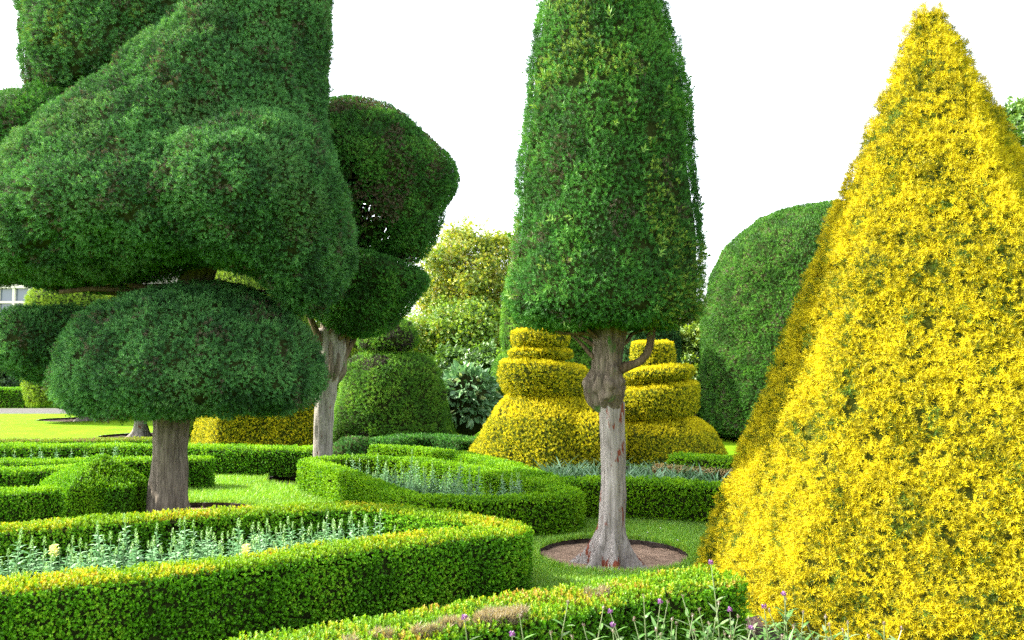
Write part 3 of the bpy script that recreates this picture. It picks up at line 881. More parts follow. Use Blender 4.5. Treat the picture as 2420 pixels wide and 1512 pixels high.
for k, (a, b, c, r0) in enumerate(lim):
    v, f = tube([P(a[0], a[1], YM + a[2]), P(b[0], b[1], YM + b[2]), P(c[0], c[1], YM + c[2])], np.array([r0, r0 * .8, r0 * .5]) * m, ns=10, step=0.05)
    make_mesh("branch", [(v, f, 0, None)], [MAT_LIMB], t, smooth=(0,))
xc = P(835, 600, YM)[0]
cup = px_loft(YM, [(600, 700, 1005), (608, 675, 1012), (640, 685, 1008), (700, 715, 980), (745, 745, 945), (775, 775, 910), (790, 810, 885)], ns=48, step=0.08, shear=lambda V: -(V[:, 0] - xc) * 0.26 * np.clip((V[:, 2] - 2.6) / 0.6, 0, 1))
make_mesh("cup", clothe(*cup, "yew", 0.10, YEW_MID, seed=61, cover=3.0, tex=0.08, amp=0.04, up=0.0, loose=0.7, depth=0.06), [MAT_LEAF, MAT_CORE], t, smooth=(1,))
ball = px_loft(YM, [(252, 800, 830), (256, 750, 875), (270, 705, 930), (300, 680, 975), (355, 660, 1042), (400, 655, 1080), (440, 665, 1078), (490, 690, 1045), (540, 730, 1035), (590, 830, 1008), (612, 930, 990)], ns=48, step=0.09)
hx = [P(x, y, YM) for x, y in ((838, 470), (868, 455), (850, 530), (885, 540), (920, 560), (870, 580), (900, 500))]
def hole(p):
    out = np.zeros(len(p), bool)
    for h in hx:
        out |= ((p[:, 0] - h[0]) ** 2 + ((p[:, 2] - h[2]) * 0.6) ** 2) < 0.11 ** 2
    return out & (vnoise(p * np.array([1, 1, 0.3]), 0.04, 5) > 0.5)
make_mesh("ball", clothe(*ball, "yew", 0.10, YEW_MID, seed=62, cover=3.0, tex=0.08, amp=0.06, up=0.15, loose=0.8, depth=0.08, hole=hole, patch=[((0.08, 0.06, 0.04), 0.4, 0.72, 0.5)]), [MAT_LEAF, MAT_CORE], t, smooth=(1,))

# ------------------------------------------------------------------ golden pyramid on the right
def pyramid(base, apex, zt, npl=26):
    """four base corners (x, y) and apex; cut off at zt with a blunt top"""
    base = np.array(base); rows = []
    zs = np.linspace(0, zt, int(zt / 0.11))
    for z in zs:
        k = z / apex[2]
        c = base * (1 - k) + np.array(apex[:2]) * k
        ring = []
        for i in range(len(base)):
            a, b = c[i], c[(i + 1) % len(base)]
            for j in range(npl):
                ring.append(a + (b - a) * j / npl)
        ring = np.array(ring)
        for _ in range(1): ring = 0.25 * np.roll(ring, 1, 0) + 0.5 * ring + 0.25 * np.roll(ring, -1, 0)
        rows.append(np.concatenate([ring, np.full((len(ring), 1), z)], axis=1))
    n = len(base) * npl
    last = rows[-1]
    cen = last.mean(axis=0)
    rows.append(np.concatenate([cen[:2] + (last[:, :2] - cen[:2]) * 0.6, np.full((n, 1), zt + 0.05)], axis=1))
    V = np.vstack(rows + [np.array([[cen[0], cen[1], zt + 0.06]])])
    T = quads_to_tris(grid_faces(len(rows), n))
    j = np.arange(n); o = (len(rows) - 1) * n
    T = np.vstack([T, np.stack([np.full(n, len(V) - 1), o + j, o + (j + 1) % n], 1)])
    return V, T
base = np.array([(1.40, 6.35), (1.62, 4.88), (3.2, 3.72), (5.15, 5.5), (3.6, 7.5)])
cen = np.array([3.05, 5.75])
ap = P(2189, 14, cen[1])
shp = pyramid(base, (ap[0], cen[1], ap[2] + 0.22), ap[2] - 0.07)
ch = clothe(*shp, "gold", 0.088, GOLD, seed=71, cover=3.0, amp=0.02, inset=0.055, gap=0.15, up=0.3, loose=0.6, depth=0.06, tex=0.065, clump=0.25, gap_scale=0.07, patch=[((0.06, 0.11, 0.01), 0.12, 0.74, 0.35)])
o = make_mesh("golden_pyramid", ch, [MAT_GOLD, MAT_CORE_GOLD], smooth=(1,))
tag(o, "large golden yellow yew clipped into a sharp pyramid on the right", "topiary")

# ------------------------------------------------------------------ other clipped yews behind
def topiary(name, label, shapes, size, pal, seed, mat=None, core=None, cover=2.7, amp=0.05, part_names=None, **kw):
    mat = mat or MAT_LEAF; core = core or MAT_CORE
    kind = "yew"
    if len(shapes) == 1:
        o = make_mesh(name, clothe(*shapes[0], kind, size, pal, seed=seed, cover=cover, amp=amp, **kw), [mat, core], smooth=(1,))
        return tag(o, label, "topiary")
    b = shapes[0][0]
    t = thing(name, (b[:, 0].mean(), b[:, 1].mean(), 0), label, "topiary")
    for k, s in enumerate(shapes):
        make_mesh(part_names[k], clothe(*s, kind, size, pal, seed=seed + k, cover=cover, amp=amp, **kw), [mat, core], t, smooth=(1,))
    return t

# golden mound with tiers, left of the knotted trunk
Y1 = 13.3
m1 = px_loft(Y1, [(918, 1240, 1310), (925, 1215, 1345), (945, 1190, 1390), (975, 1165, 1425), (1010, 1145, 1440), (1050, 1118, 1452), (1085, 1100, 1460), (1112, 1098, 1462)], ns=56, step=0.09)
m1b = px_ellipsoid(1395, 1040, Y1 - 0.3, 80, 95, 0.9)
t1 = px_loft(Y1 + 0.1, [(856, 1215, 1340), (860, 1184, 1382), (875, 1177, 1392), (915, 1180, 1392), (938, 1195, 1380), (946, 1225, 1350), (960, 1240, 1330)], ns=48, step=0.05, soften=1, shear=lambda V: -(V[:, 0] - V[:, 0].mean()) * 0.10)
t2 = px_loft(Y1 + 0.1, [(827, 1222, 1335), (829, 1204, 1351), (843, 1204, 1351), (847, 1225, 1330), (865, 1225, 1330)], ns=40, step=0.04, soften=1)
t3 = px_loft(Y1 + 0.1, [(783, 1222, 1335), (786, 1212, 1343), (812, 1210, 1344), (817, 1228, 1328), (835, 1228, 1328)], ns=40, step=0.04, soften=1)
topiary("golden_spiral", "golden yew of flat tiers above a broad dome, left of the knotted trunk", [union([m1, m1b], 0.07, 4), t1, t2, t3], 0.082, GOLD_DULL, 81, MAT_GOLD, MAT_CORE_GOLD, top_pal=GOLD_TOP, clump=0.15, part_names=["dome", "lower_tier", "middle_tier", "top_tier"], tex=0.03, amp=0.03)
# the one right of the trunk
Y2 = 14.3
b1 = px_loft(Y2, [(985, 1500, 1640), (1000, 1440, 1670), (1030, 1420, 1690), (1070, 1410, 1712), (1098, 1410, 1715)], ns=48, step=0.09)
b2 = px_loft(Y2, [(912, 1465, 1630), (915, 1447, 1646), (935, 1442, 1648), (975, 1447, 1645), (990, 1460, 1625), (1000, 1485, 1590), (1020, 1490, 1580)], ns=48, step=0.05, soften=1, shear=lambda V: (V[:, 0] - V[:, 0].mean()) * 0.10)
b3 = px_loft(Y2, [(868, 1475, 1620), (871, 1457, 1638), (888, 1452, 1640), (896, 1470, 1615), (920, 1480, 1605)], ns=48, step=0.05, soften=1, shear=lambda V: (V[:, 0] - V[:, 0].mean()) * 0.05)
b4 = px_loft(Y2, [(808, 1497, 1586), (810, 1492, 1592), (845, 1490, 1594), (874, 1494, 1590)], ns=40, step=0.05, soften=1)
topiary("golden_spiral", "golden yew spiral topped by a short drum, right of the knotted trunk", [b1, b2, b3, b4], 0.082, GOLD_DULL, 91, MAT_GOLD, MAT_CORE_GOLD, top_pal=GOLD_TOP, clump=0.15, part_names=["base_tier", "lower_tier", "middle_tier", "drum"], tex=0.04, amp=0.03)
# golden block at the left
YG = 14.6
xa, xb = P(450, 1000, YG - 0.1)[0], P(498, 1000, 13.7)[0]
z0, z1 = 0.0, P(480, 925, 14.0)[2]
c0 = np.array([P(448, 1000, 15.3)[0], 15.3]); c1 = np.array([P(492, 1000, 13.6)[0], 13.6]); c2 = np.array([P(775, 1000, 13.9)[0], 13.9]); c3 = np.array([P(775, 1000, 15.6)[0], 15.6])
V, T = pyramid([c0, c1, c2, c3], (*(np.mean([c0, c1, c2, c3], axis=0)), 5.0), z1 - 0.05)
topiary("golden_block", "golden yew block with one sunlit side, under the great tiered yew", [(V, T)], 0.085, GOLD_DULL, 101, MAT_GOLD, MAT_CORE_GOLD, tex=0.05, clump=0.15)
# green bell with a cap
YE = 16.2
bell = px_loft(YE, [(838, 880, 980), (842, 850, 1003), (856, 828, 1022), (890, 808, 1038), (950, 798, 1052), (1000, 790, 1062), (1045, 782, 1075)], ns=56, step=0.1)
cap = px_loft(YE, [(756, 920, 955), (762, 895, 968), (780, 868, 978), (800, 845, 985), (815, 838, 986), (822, 855, 975)], ns=40, step=0.07)
tb = topiary("bell_yew", "green bell shaped yew with a rounded cap, behind the slim trunk", [bell, cap], 0.11, YEW_LIGHT, 111, part_names=["bell", "cap"], patch=[((0.03, 0.025, 0.02), 0.35, 0.74, 0.7)], tex=0.06)
v, f = tube(px_path(YE, [(915, 840), (912, 810)]), np.array([14, 18]) * M(YE), ns=12)
make_mesh("stem", [(v, f, 0, None)], [MAT_LIMB], tb, smooth=(0,))
# tall dome on the right
YD = 18.3
dome = px_loft(YD, [(492, 1900, 1985), (497, 1850, 2035), (514, 1812, 2075), (545, 1760, 2130), (595, 1713, 2170), (655, 1686, 2190), (780, 1668, 2205), (900, 1660, 2210), (980, 1658, 2212), (1012, 1660, 2215), (1028, 1720, 2150), (1046, 1760, 2100)], ns=64, step=0.12)
topiary("domed_yew", "tall domed green yew half hidden by the golden pyramid", [dome], 0.125, [((0.013, 0.050, 0.004), 2), ((0.028, 0.098, 0.008), 4), ((0.048, 0.15, 0.012), 2.5), ((0.08, 0.19, 0.02), 0.6), (BROWN, 0.4)], 121, cover=2.8, amp=0.07, tex=0.06)
# green tiers just behind the column yew
YT = 18.5
ta = px_loft(YT, [(610, 1230, 1370), (640, 1203, 1390), (690, 1194, 1400), (760, 1187, 1405), (825, 1184, 1410), (838, 1200, 1400)], ns=40, step=0.12)
tb2 = px_loft(YT, [(836, 1190, 1400), (850, 1170, 1420), (900, 1158, 1430), (945, 1156, 1432), (965, 1170, 1420), (1040, 1200, 1400)], ns=40, step=0.12)
topiary("two_tier_yew", "pale green two tiered yew peeping out left of the column yew", [tb2, ta], 0.12, YEW_LIGHT, 131, part_names=["lower_tier", "upper_tier"], cover=2.4, amp=0.05)
tc_ = px_loft(20.0, [(690, 1480, 1580), (720, 1450, 1597), (800, 1440, 1603), (880, 1440, 1605), (1000, 1440, 1605)], ns=40, step=0.14)
topiary("dark_drum_yew", "dark green clipped yew behind the golden drum", [tc_], 0.13, YEW, 141, cover=2.2)
# sunny mounds seen under the great yew
for k, (Y, prof, lab) in enumerate([
    (24.0, [(684, 110, 215), (690, 85, 235), (710, 76, 245), (760, 70, 250), (860, 70, 250), (950, 80, 240)], "sunny green clipped mound beside the house window"),
    (26.0, [(676, 260, 330), (684, 235, 348), (710, 225, 356), (800, 225, 356), (940, 225, 356)], "smaller sunny clipped mound right of the one by the window"),
    (20.0, [(618, 505, 560), (630, 470, 620), (660, 440, 665), (700, 420, 705), (760, 400, 735), (860, 390, 745), (1000, 390, 745)], "sunny green clipped dome glimpsed below the great yew's crown")]):
    topiary("clipped_mound", lab, [px_loft(Y, prof, ns=36, step=0.16)], 0.15, [((0.09, 0.17, 0.012), 2), ((0.14, 0.24, 0.016), 3), ((0.20, 0.30, 0.02), 2)], 150 + k, cover=2.4, amp=0.06)
# far lawn trees whose trunks show under the mushroom tier
for k, (Y, tx, ty, hw, prof, lab) in enumerate([
    (19.0, 331, 1030, 14, [(800, 290, 400), (812, 240, 440), (850, 215, 460), (900, 215, 458), (945, 230, 440), (958, 270, 400)], "round headed yew with a pale flared trunk on the sunny lawn"),
    (25.0, 209, 992, 13, [(868, 150, 260), (880, 120, 295), (905, 106, 305), (935, 108, 304), (958, 130, 290), (965, 170, 250)], "low round yew rising from the round far bed")]):
    b = G(tx, ty)
    Y = b[1]
    t = thing("round_yew", (b[0], Y, 0), lab, "tree")
    v, f = tube(px_path(Y, [(tx - 2, ty + 6), (tx, ty - 10), (tx + 1, ty - 60), (tx + 2, ty - 130)]), np.array([hw * 1.5, hw * 1.05, hw * .85, hw * .8]) * M(Y), ns=24, step=0.06, flute=0.1, rough=0.05, seed=k, root=(0.5, 0.5, 5))
    make_mesh("trunk", [(v, f, 0, None)], [MAT_BARK_SLIM], t, smooth=(0,))
    make_mesh("crown", clothe(*px_loft(Y, prof, ns=36, step=0.14), "yew", 0.14, YEW_LIGHT, seed=160 + k, cover=2.4, amp=0.07), [MAT_LEAF, MAT_CORE], t, smooth=(1,))

# ------------------------------------------------------------------ loose trees and shrubs
def limbs_for(c, base, r, n, seed, r0):
    rr = np.random.default_rng(seed)
    out = []
    for k in range(n):
        a = rr.uniform(0, 2 * np.pi); e = rr.uniform(0.1, 1.2)
        tip = c + np.array([math.cos(a) * math.cos(e) * r[0], math.sin(a) * math.cos(e) * r[1], math.sin(e) * r[2] - 0.2 * r[2]]) * rr.uniform(0.6, 0.95)
        st = base + (c - base) * rr.uniform(0.35, 0.9)
        out.append((wobble(st, tip, 6, 0.12 * r[0] * 0.5, seed + k), np.linspace(r0, r0 * 0.2, 6)))
    return out

def loose_tree(name, label, c, r, base, trunk_r, size, pal, seed, n, kind="broad", mat=None, cat="tree", clumps=60, clump_r=0.45, nl=10, hide_trunk=False):
    mat = mat or MAT_LOOSE
    c = np.array(c); base = np.array(base)
    t = thing(name, base, label, cat)
    chunks = [tube(wobble(base, c + np.array([0, 0, r[2] * 0.4]), 7, 0.06, seed), np.linspace(trunk_r, trunk_r * 0.25, 7), ns=14, step=0.15) + (0, None)]
    make_mesh("trunk", chunks, [MAT_LIMB], t, smooth=(0,))
    rr = np.random.default_rng(seed)
    for (pp, ra) in limbs_for(c, base, r, nl, seed, trunk_r * 0.4):
        v, f = tube(pp, ra, ns=7, step=0.2)
        make_mesh("branch", [(v, f, 0, None)], [MAT_LIMB], t, smooth=(0,))
    # clumps of leaves through the crown's volume
    d = nrm(rr.normal(size=(clumps, 3)))
    rad = rr.random(clumps) ** 0.4
    cc = c + d * rad[:, None] * np.array(r)
    cs = clump_r * rr.uniform(0.55, 1.25, clumps)
    pick = rr.integers(0, clumps, n)
    off = rr.normal(size=(n, 3)) * np.array([1, 1, 0.6]) * 0.55
    p = cc[pick] + off * cs[pick][:, None]
    p = p[p[:, 2] > 0.05]
    dirs = nrm(rr.normal(size=p.shape) + nrm(p - c) * 0.8 + np.array([0, 0, 0.1]))
    col = palette(p, dirs, pal, seed)
    make_mesh("crown", spray_chunk(p, dirs, size * rr.uniform(0.6, 1.3, len(p)), kind, col, 0, 0.25), [mat], t)
    return t

AUT = [((0.10, 0.18, 0.014), 2), ((0.19, 0.25, 0.02), 3), ((0.29, 0.31, 0.032), 2.5), ((0.27, 0.22, 0.032), 0.4)]
AUTG = [((0.065, 0.15, 0.012), 2), ((0.13, 0.24, 0.018), 3), ((0.20, 0.29, 0.025), 2), ((0.26, 0.27, 0.03), 0.5)]
GRN = [((0.03, 0.075, 0.012), 2), ((0.06, 0.14, 0.02), 3), ((0.10, 0.20, 0.03), 2)]
Yd = 27.0
c = P(1105, 660, Yd)
loose_tree("deciduous_tree", "loose yellowing tree with airy crown in the middle distance", c, (1.95, 1.8, 1.95), (c[0] + 0.2, Yd, 0), 0.16, 0.105, AUT, 201, 25000, clumps=260, clump_r=0.50, nl=18)
c = P(1090, 800, 25.5)
loose_tree("deciduous_tree", "lower green tree with yellowing leaves in front of the airy one", c, (2.3, 1.4, 1.3), (c[0], 25.5, 0), 0.14, 0.105, AUTG, 202, 32000, clumps=210, clump_r=0.50, nl=10)
c = P(2490, 520, 24.0)
loose_tree("leafy_tree", "tall leafy green tree at the right edge behind the golden pyramid", c, (3.0, 2.4, 4.2), (c[0], 24.0, 0), 0.22, 0.17, GRN + [((0.14, 0.24, 0.03), 1)], 203, 95000, clumps=380, clump_r=0.55, nl=10)
c = P(1640, 860, 22.5)
loose_tree("leafy_shrub", "bright leafy shrub between the golden spiral and the domed yew", c, (1.0, 0.9, 1.5), (c[0], 22.5, 0), 0.08, 0.2, [((0.08, 0.15, 0.02), 2), ((0.14, 0.23, 0.03), 3), ((0.22, 0.28, 0.04), 1)], 204, 6000, cat="shrub", clumps=50, clump_r=0.35, nl=5)
c = P(1130, 900, 21.0)
loose_tree("leafy_shrub", "dark narrow leaved shrub in front of the old stone wall", c, (1.6, 0.6, 0.75), (c[0], 21.0, 0), 0.06, 0.2, GRN, 205, 6500, cat="shrub", clumps=50, clump_r=0.32, nl=5)
c = P(780, 800, 24.0)
loose_tree("leafy_shrub", "sunny leafy shrub glimpsed between slim trunk and bell yew", c, (1.9, 0.9, 1.5), (c[0], 24.0, 0), 0.07, 0.2, [((0.10, 0.18, 0.015), 2), ((0.17, 0.26, 0.02), 3), ((0.25, 0.30, 0.03), 1)], 206, 9000, cat="shrub", clumps=70, clump_r=0.4, nl=5)
for k, (px, Yk, rx, rz, lab) in enumerate([(-60, 36, 3.0, 1.3, "dark bushy shrub below the house at the left edge"), (70, 37, 2.0, 1.0, "dark rounded shrub behind the far hedge, next to the bush at the edge"), (185, 35.5, 1.6, 0.9, "dark shrub behind the far hedge near the round yew")]):
    c = P(px, 900, Yk)
    loose_tree("leafy_shrub", lab, (c[0], Yk, rz), (rx, 0.9, rz), (c[0], Yk, 0), 0.07, 0.24, [((0.02, 0.05, 0.015), 2), ((0.035, 0.085, 0.03), 3), ((0.06, 0.12, 0.04), 1)], 210 + k, 5500, cat="shrub", clumps=50, clump_r=0.45, nl=4)
# the wood far beyond the garden, one mass of trees
rr = np.random.default_rng(91)
n = 60000
xx = rr.uniform(-10, 95, n)
hgt = 3.6 + 2.4 * vnoise(np.stack([xx, xx * 0, xx * 0], 1), 5.0, 3)
p = np.stack([xx, 72 + rr.normal(0, 2.0, n), hgt * rr.random(n) ** 0.7], 1)
p = p + (rr.normal(size=(n, 3)) * 0.3); p = p[p[:, 2] > 0.1]
d = nrm(rr.normal(size=p.shape) + np.array([0, -0.8, 0.4]))
o = make_mesh("far_wood", spray_chunk(p, d, rr.uniform(0.35, 0.7, len(p)), "broad", palette(p, d, GRN, 91), 0, 0.25), [MAT_LOOSE])
tag(o, "distant belt of green woodland beyond the garden", "wood", kind="stuff")
# pale shrub with large paddle leaves
YP = 17.4
c = P(1104, 950, YP)
t = thing("large_leaved_shrub", (c[0], YP, 0), "pale shrub of large paddle shaped leaves beside the golden dome", "shrub")
rr = np.random.default_rng(77)
L, tint = [], []
for k in range(1000):
    d = rr.normal(size=3); d /= np.linalg.norm(d)
    if d[2] < -0.6: continue
    p = c + d * np.array([0.66, 0.5, 0.78]) * (0.75 + 0.25 * rr.random())
    ln, wd = 0.22 * rr.uniform(0.7, 1.2), 0.085 * rr.uniform(0.8, 1.2)
    lf = np.array([(0, 0, 0), (wd / 2, 0.01, ln * .3), (wd * .55, 0.02, ln * .6), (0, 0, ln), (-wd * .55, 0.02, ln * .6), (-wd / 2, 0.01, ln * .3)])
    dd = d + np.array([0, 0, -0.5]) + rr.normal(size=3) * 0.35
    F = frames(nrm(dd[None]))[0]
    L.append(lf @ F.T + p)
    base_c = np.array([(0.10, 0.21, 0.085), (0.16, 0.28, 0.13), (0.065, 0.15, 0.055), (0.32, 0.37, 0.15)][int(rr.choice(4, p=[.4, .3, .25, .05]))])
    tint.append(base_c * rr.uniform(0.8, 1.2))
L = np.array(L)
core_v, core_t = ellipsoid((c[0], c[1], c[2] - 0.05), (0.52, 0.4, 0.70), ns=24, nr=12)
make_mesh("leaves", [(L.reshape(-1, 3), np.arange(len(L) * 6).reshape(-1, 6), 0, np.array(tint)), (core_v, core_t, 1, None)], [MAT_SILVER, MAT_CORE], t, smooth=(1,))
for k in range(5):
    v, f = tube(wobble((c[0] + rr.uniform(-.1, .1), YP, 0), (c[0] + rr.uniform(-.35, .35), YP + rr.uniform(-.2, .2), c[2]), 5, .03, k), np.linspace(.025, .012, 5), ns=8)
    make_mesh("stem", [(v, f, 0, None)], [MAT_LIMB], t, smooth=(0,))

# ------------------------------------------------------------------ stone wall and house
def box_mesh(bm, x0, x1, y0, y1, z0, z1):
    r = bmesh.ops.create_cube(bm, size=1.0)
    bmesh.ops.scale(bm, vec=(x1 - x0, y1 - y0, z1 - z0), verts=r["verts"])
    bmesh.ops.translate(bm, vec=((x0 + x1) / 2, (y0 + y1) / 2, (z0 + z1) / 2), verts=r["verts"])
def bm_obj(name, bm, mat, parent=None, bevel=0.0):
    if bevel:
        bmesh.ops.bevel(bm, geom=list(bm.edges), offset=bevel, segments=1, affect='EDGES')
    me = bpy.data.meshes.new(name); bm.to_mesh(me); bm.free()
    me.materials.append(mat)
    o = bpy.data.objects.new(name, me); COL.objects.link(o)
    if parent is not None:
        o.parent = parent; o.matrix_parent_inverse = Matrix.Translation(-Vector(parent.location))
    return o
bm = bmesh.new()
rr = random.Random(5)
z = 0.0
while z < 1.75:                                  # courses of rough blocks
    h = rr.uniform(0.14, 0.24); x = -14.0
    while x < 16:
        wd = rr.uniform(0.3, 0.7)
        box_mesh(bm, x + 0.006, x + wd - 0.006, 29.5 + rr.uniform(-.03, .03), 30.1, z + 0.005, z + h - 0.005)
        x += wd
    z += h
o = bm_obj("stone_wall", bm, MAT_STONE)
tag(o, "old grey stone garden wall behind the shrubs", "wall")

YHS = 46.0
hx0, hx1 = P(-900, 700, YHS)[0], P(540, 700, YHS)[0]
h = thing("stone_house", ((hx0 + hx1) / 2, YHS + 3, 0), "grey stone house with a pale mullioned window at the left edge", "house")
wz0, wz1 = P(0, 752, YHS)[2], P(0, 676, YHS)[2]
wx0, wx1 = P(-78, 700, YHS)[0], P(70, 700, YHS)[0]
bm = bmesh.new()
box_mesh(bm, hx0, wx0, YHS, YHS + 7, 0, 9.0)
box_mesh(bm, wx1, hx1, YHS, YHS + 7, 0, 9.0)
box_mesh(bm, wx0, wx1, YHS, YHS + 7, 0, wz0)
box_mesh(bm, wx0, wx1, YHS, YHS + 7, wz1, 9.0)
bm_obj("wall", bm, MAT_STONE, h)
bm = bmesh.new()
vv = [bm.verts.new(q) for q in ((hx0 - .4, YHS - .4, 9.003), (hx1 + .4, YHS - .4, 9.003), (hx1 + .4, YHS + 7.4, 9.003), (hx0 - .4, YHS + 7.4, 9.003), (hx0 - .4, YHS + 3.5, 12.2), (hx1 + .4, YHS + 3.5, 12.2))]
for q in ((0, 1, 5, 4), (2, 3, 4, 5), (0, 4, 3), (1, 2, 5), (0, 3, 2, 1)): bm.faces.new([vv[i] for i in q])
bm_obj("roof", bm, MAT_STONE, h)
bm = bmesh.new()
fw = 0.13
nx, nz = 4, 2
for i in range(nx + 1):
    x = wx0 + (wx1 - wx0) * i / nx
    box_mesh(bm, x - fw / 2, x + fw / 2, YHS - 0.06, YHS + 0.2, wz0 + fw, wz1 - fw)
for j in range(nz + 1):
    zz = wz0 + (wz1 - wz0) * j / nz
    for i in range(nx):
        xa_ = wx0 + (wx1 - wx0) * i / nx + fw / 2; xb_ = wx0 + (wx1 - wx0) * (i + 1) / nx - fw / 2
        if j == 1: box_mesh(bm, xa_, xb_, YHS - 0.055, YHS + 0.19, zz - fw / 2, zz + fw / 2)
box_mesh(bm, wx0 - fw, wx1 + fw, YHS - 0.1, YHS + 0.2, wz0 - 0.05, wz0 + fw)
box_mesh(bm, wx0 - fw, wx1 + fw, YHS - 0.1, YHS + 0.2, wz1 - fw, wz1 + 0.1)
fr = bm_obj("window_frame", bm, MAT_FRAME, h)
gm, gn, go = mat_base("window glass")
gb = gn.nodes.new("ShaderNodeBsdfPrincipled"); gb.inputs["Base Color"].default_value = (0.10, 0.12, 0.16, 1); gb.inputs["Roughness"].default_value = 0.08
gn.links.new(gb.outputs[0], go.inputs[0])
for i in range(nx):
    for j in range(nz):
        bm = bmesh.new()
        xa_ = wx0 + (wx1 - wx0) * i / nx + fw / 2 + .004; xb_ = wx0 + (wx1 - wx0) * (i + 1) / nx - fw / 2 - .004
        za = wz0 + (wz1 - wz0) * j / nz + fw / 2 + (fw / 2 if j == 0 else 0) + .004; zb = wz0 + (wz1 - wz0) * (j + 1) / nz - fw / 2 - (fw / 2 if j == nz - 1 else 0) - .004
        box_mesh(bm, xa_, xb_, YHS + 0.1, YHS + 0.13, za, zb)
        g = bm_obj("pane", bm, gm)
        g.parent = fr
        g.matrix_parent_inverse = fr.matrix_world.inverted() if False else Matrix.Identity(4)

# ------------------------------------------------------------------ bedding plants
def arc_leaf(length, width, az, rise, droop, base):
    """a lance shaped leaf of three quads bending outwards and down"""
    ts = [0, 0.35, 0.7, 1.0]; ws = [0.25, 1.0, 0.7, 0.0]
    d = np.array([math.cos(az), math.sin(az), 0]); s = np.array([-math.sin(az), math.cos(az), 0])
    V = []
    for t_, w_ in zip(ts, ws):
        c_ = np.array(base) + d * length * t_ * math.cos(rise * (1 - t_ * 0.5)) + np.array([0, 0, length * (math.sin(rise) * t_ - droop * t_ * t_)])
        V += [c_ + s * width * w_ / 2, c_ - s * width * w_ / 2]
    V = np.array(V)
    F = np.array([(0, 1, 3, 2), (2, 3, 5, 4), (4, 5, 7, 6)])
    return V, F

def join(parts):
    V, F, C, o = [], [], [], 0
    for v, f, c in parts:
        V.append(v); F.append(f + o); o += len(v); C.append(np.repeat(np.array([c]), len(f), 0))
    return np.concatenate(V), np.concatenate(F), np.concatenate(C)

def snap_meshes(seed, H, flower):
    r = random.Random(seed)
    parts = []
    stems = [(0, 0, H)] + [(r.uniform(-.05, .05), r.uniform(-.05, .05), H * r.uniform(.5, .85)) for _ in range(4)]
    spikes = []
    for (sx, sy, sh) in stems:
        nl = int(sh / 0.0085)
        for i in range(nl):
            t_ = i / nl
            ln = 0.10 * (1 - 0.62 * t_) * r.uniform(0.8, 1.2)
            c = r.choice([(0.10, 0.23, 0.09), (0.145, 0.29, 0.13), (0.06, 0.16, 0.05), (0.20, 0.33, 0.18)])
            v, f = arc_leaf(ln, 0.019, i * 2.4 + r.uniform(-.3, .3), r.uniform(0.35, 0.8), r.uniform(0.25, 0.6), (sx, sy, sh * (0.08 + 0.86 * t_)))
            parts.append((v, f, c))
        v, f = tube([(sx * .6, sy * .6, 0), (sx, sy, sh * .5), (sx, sy, sh)], [.006, .005, .003], ns=5, step=.08)
        parts.append((v, np.concatenate([f, f[:, 2:3]], 1), (0.14, 0.24, 0.10)))
        spikes.append((sx, sy, sh))
    body = join(parts)
    sp = []
    for (sx, sy, sh) in spikes[:1]:
        for i in range(16):                      # tight buds
            a = i * 2.4; z_ = sh + 0.052 * i / 16; rad = 0.010 * (1 - i / 18)
            q = leaflet(0.015, 0.010) @ rotm((1, 0, 0), 0.6).T @ rotm((0, 0, 1), a).T
            sp.append((q + np.array([sx + rad * math.cos(a), sy + rad * math.sin(a), z_]), np.array([(0, 1, 2, 3)]), r.choice([(0.13, 0.25, 0.06), (0.19, 0.31, 0.09)])))
    if flower:
        for i in range(22):
            a = r.uniform(0, 6.28); z_ = H * 0.86 + r.uniform(0, .06)
            q = leaflet(0.038, 0.036, .4) @ rotm((1, 0, 0), r.uniform(.6, 1.6)).T @ rotm((0, 0, 1), a).T
            sp.append((q + np.array([.012 * math.cos(a), .012 * math.sin(a), z_]), np.array([(0, 1, 2, 3)]), (0.78, 0.72, 0.30)))
    return body, join(sp)

SNAP = []
for k in range(5):
    body, sp = snap_meshes(300 + k, [0.36, 0.42, 0.33, 0.39, 0.38][k], k == 4)
    b = make_mesh("snapdragon", [(body[0], body[1], 0, body[2])], [MAT_SILVER])
    s_ = make_mesh("flower_spike", [(sp[0], sp[1], 0, sp[2])], [MAT_SILVER], b)
    COL.objects.unlink(b); COL.objects.unlink(s_)
    SNAP.append((b, s_))
def put_snap(k, x, y, sc, rz, label, group):
    b = SNAP[k][0].copy(); COL.objects.link(b)
    b.location = (x, y, 0.0); b.scale = (sc, sc, sc); b.rotation_euler = (random.uniform(-.12, .12), random.uniform(-.12, .12), rz)
    tag(b, label, "plant", group)
    c_ = SNAP[k][1].copy(); COL.objects.link(c_)
    c_.parent = b; c_.matrix_parent_inverse = Matrix.Identity(4)
    return b
def inside(poly, x, y):
    c_ = False
    n_ = len(poly)
    for i in range(n_):
        x0, y0 = poly[i]; x1, y1 = poly[(i + 1) % n_]
        if (y0 > y) != (y1 > y) and x < (x1 - x0) * (y - y0) / (y1 - y0) + x0: c_ = not c_
    return c_
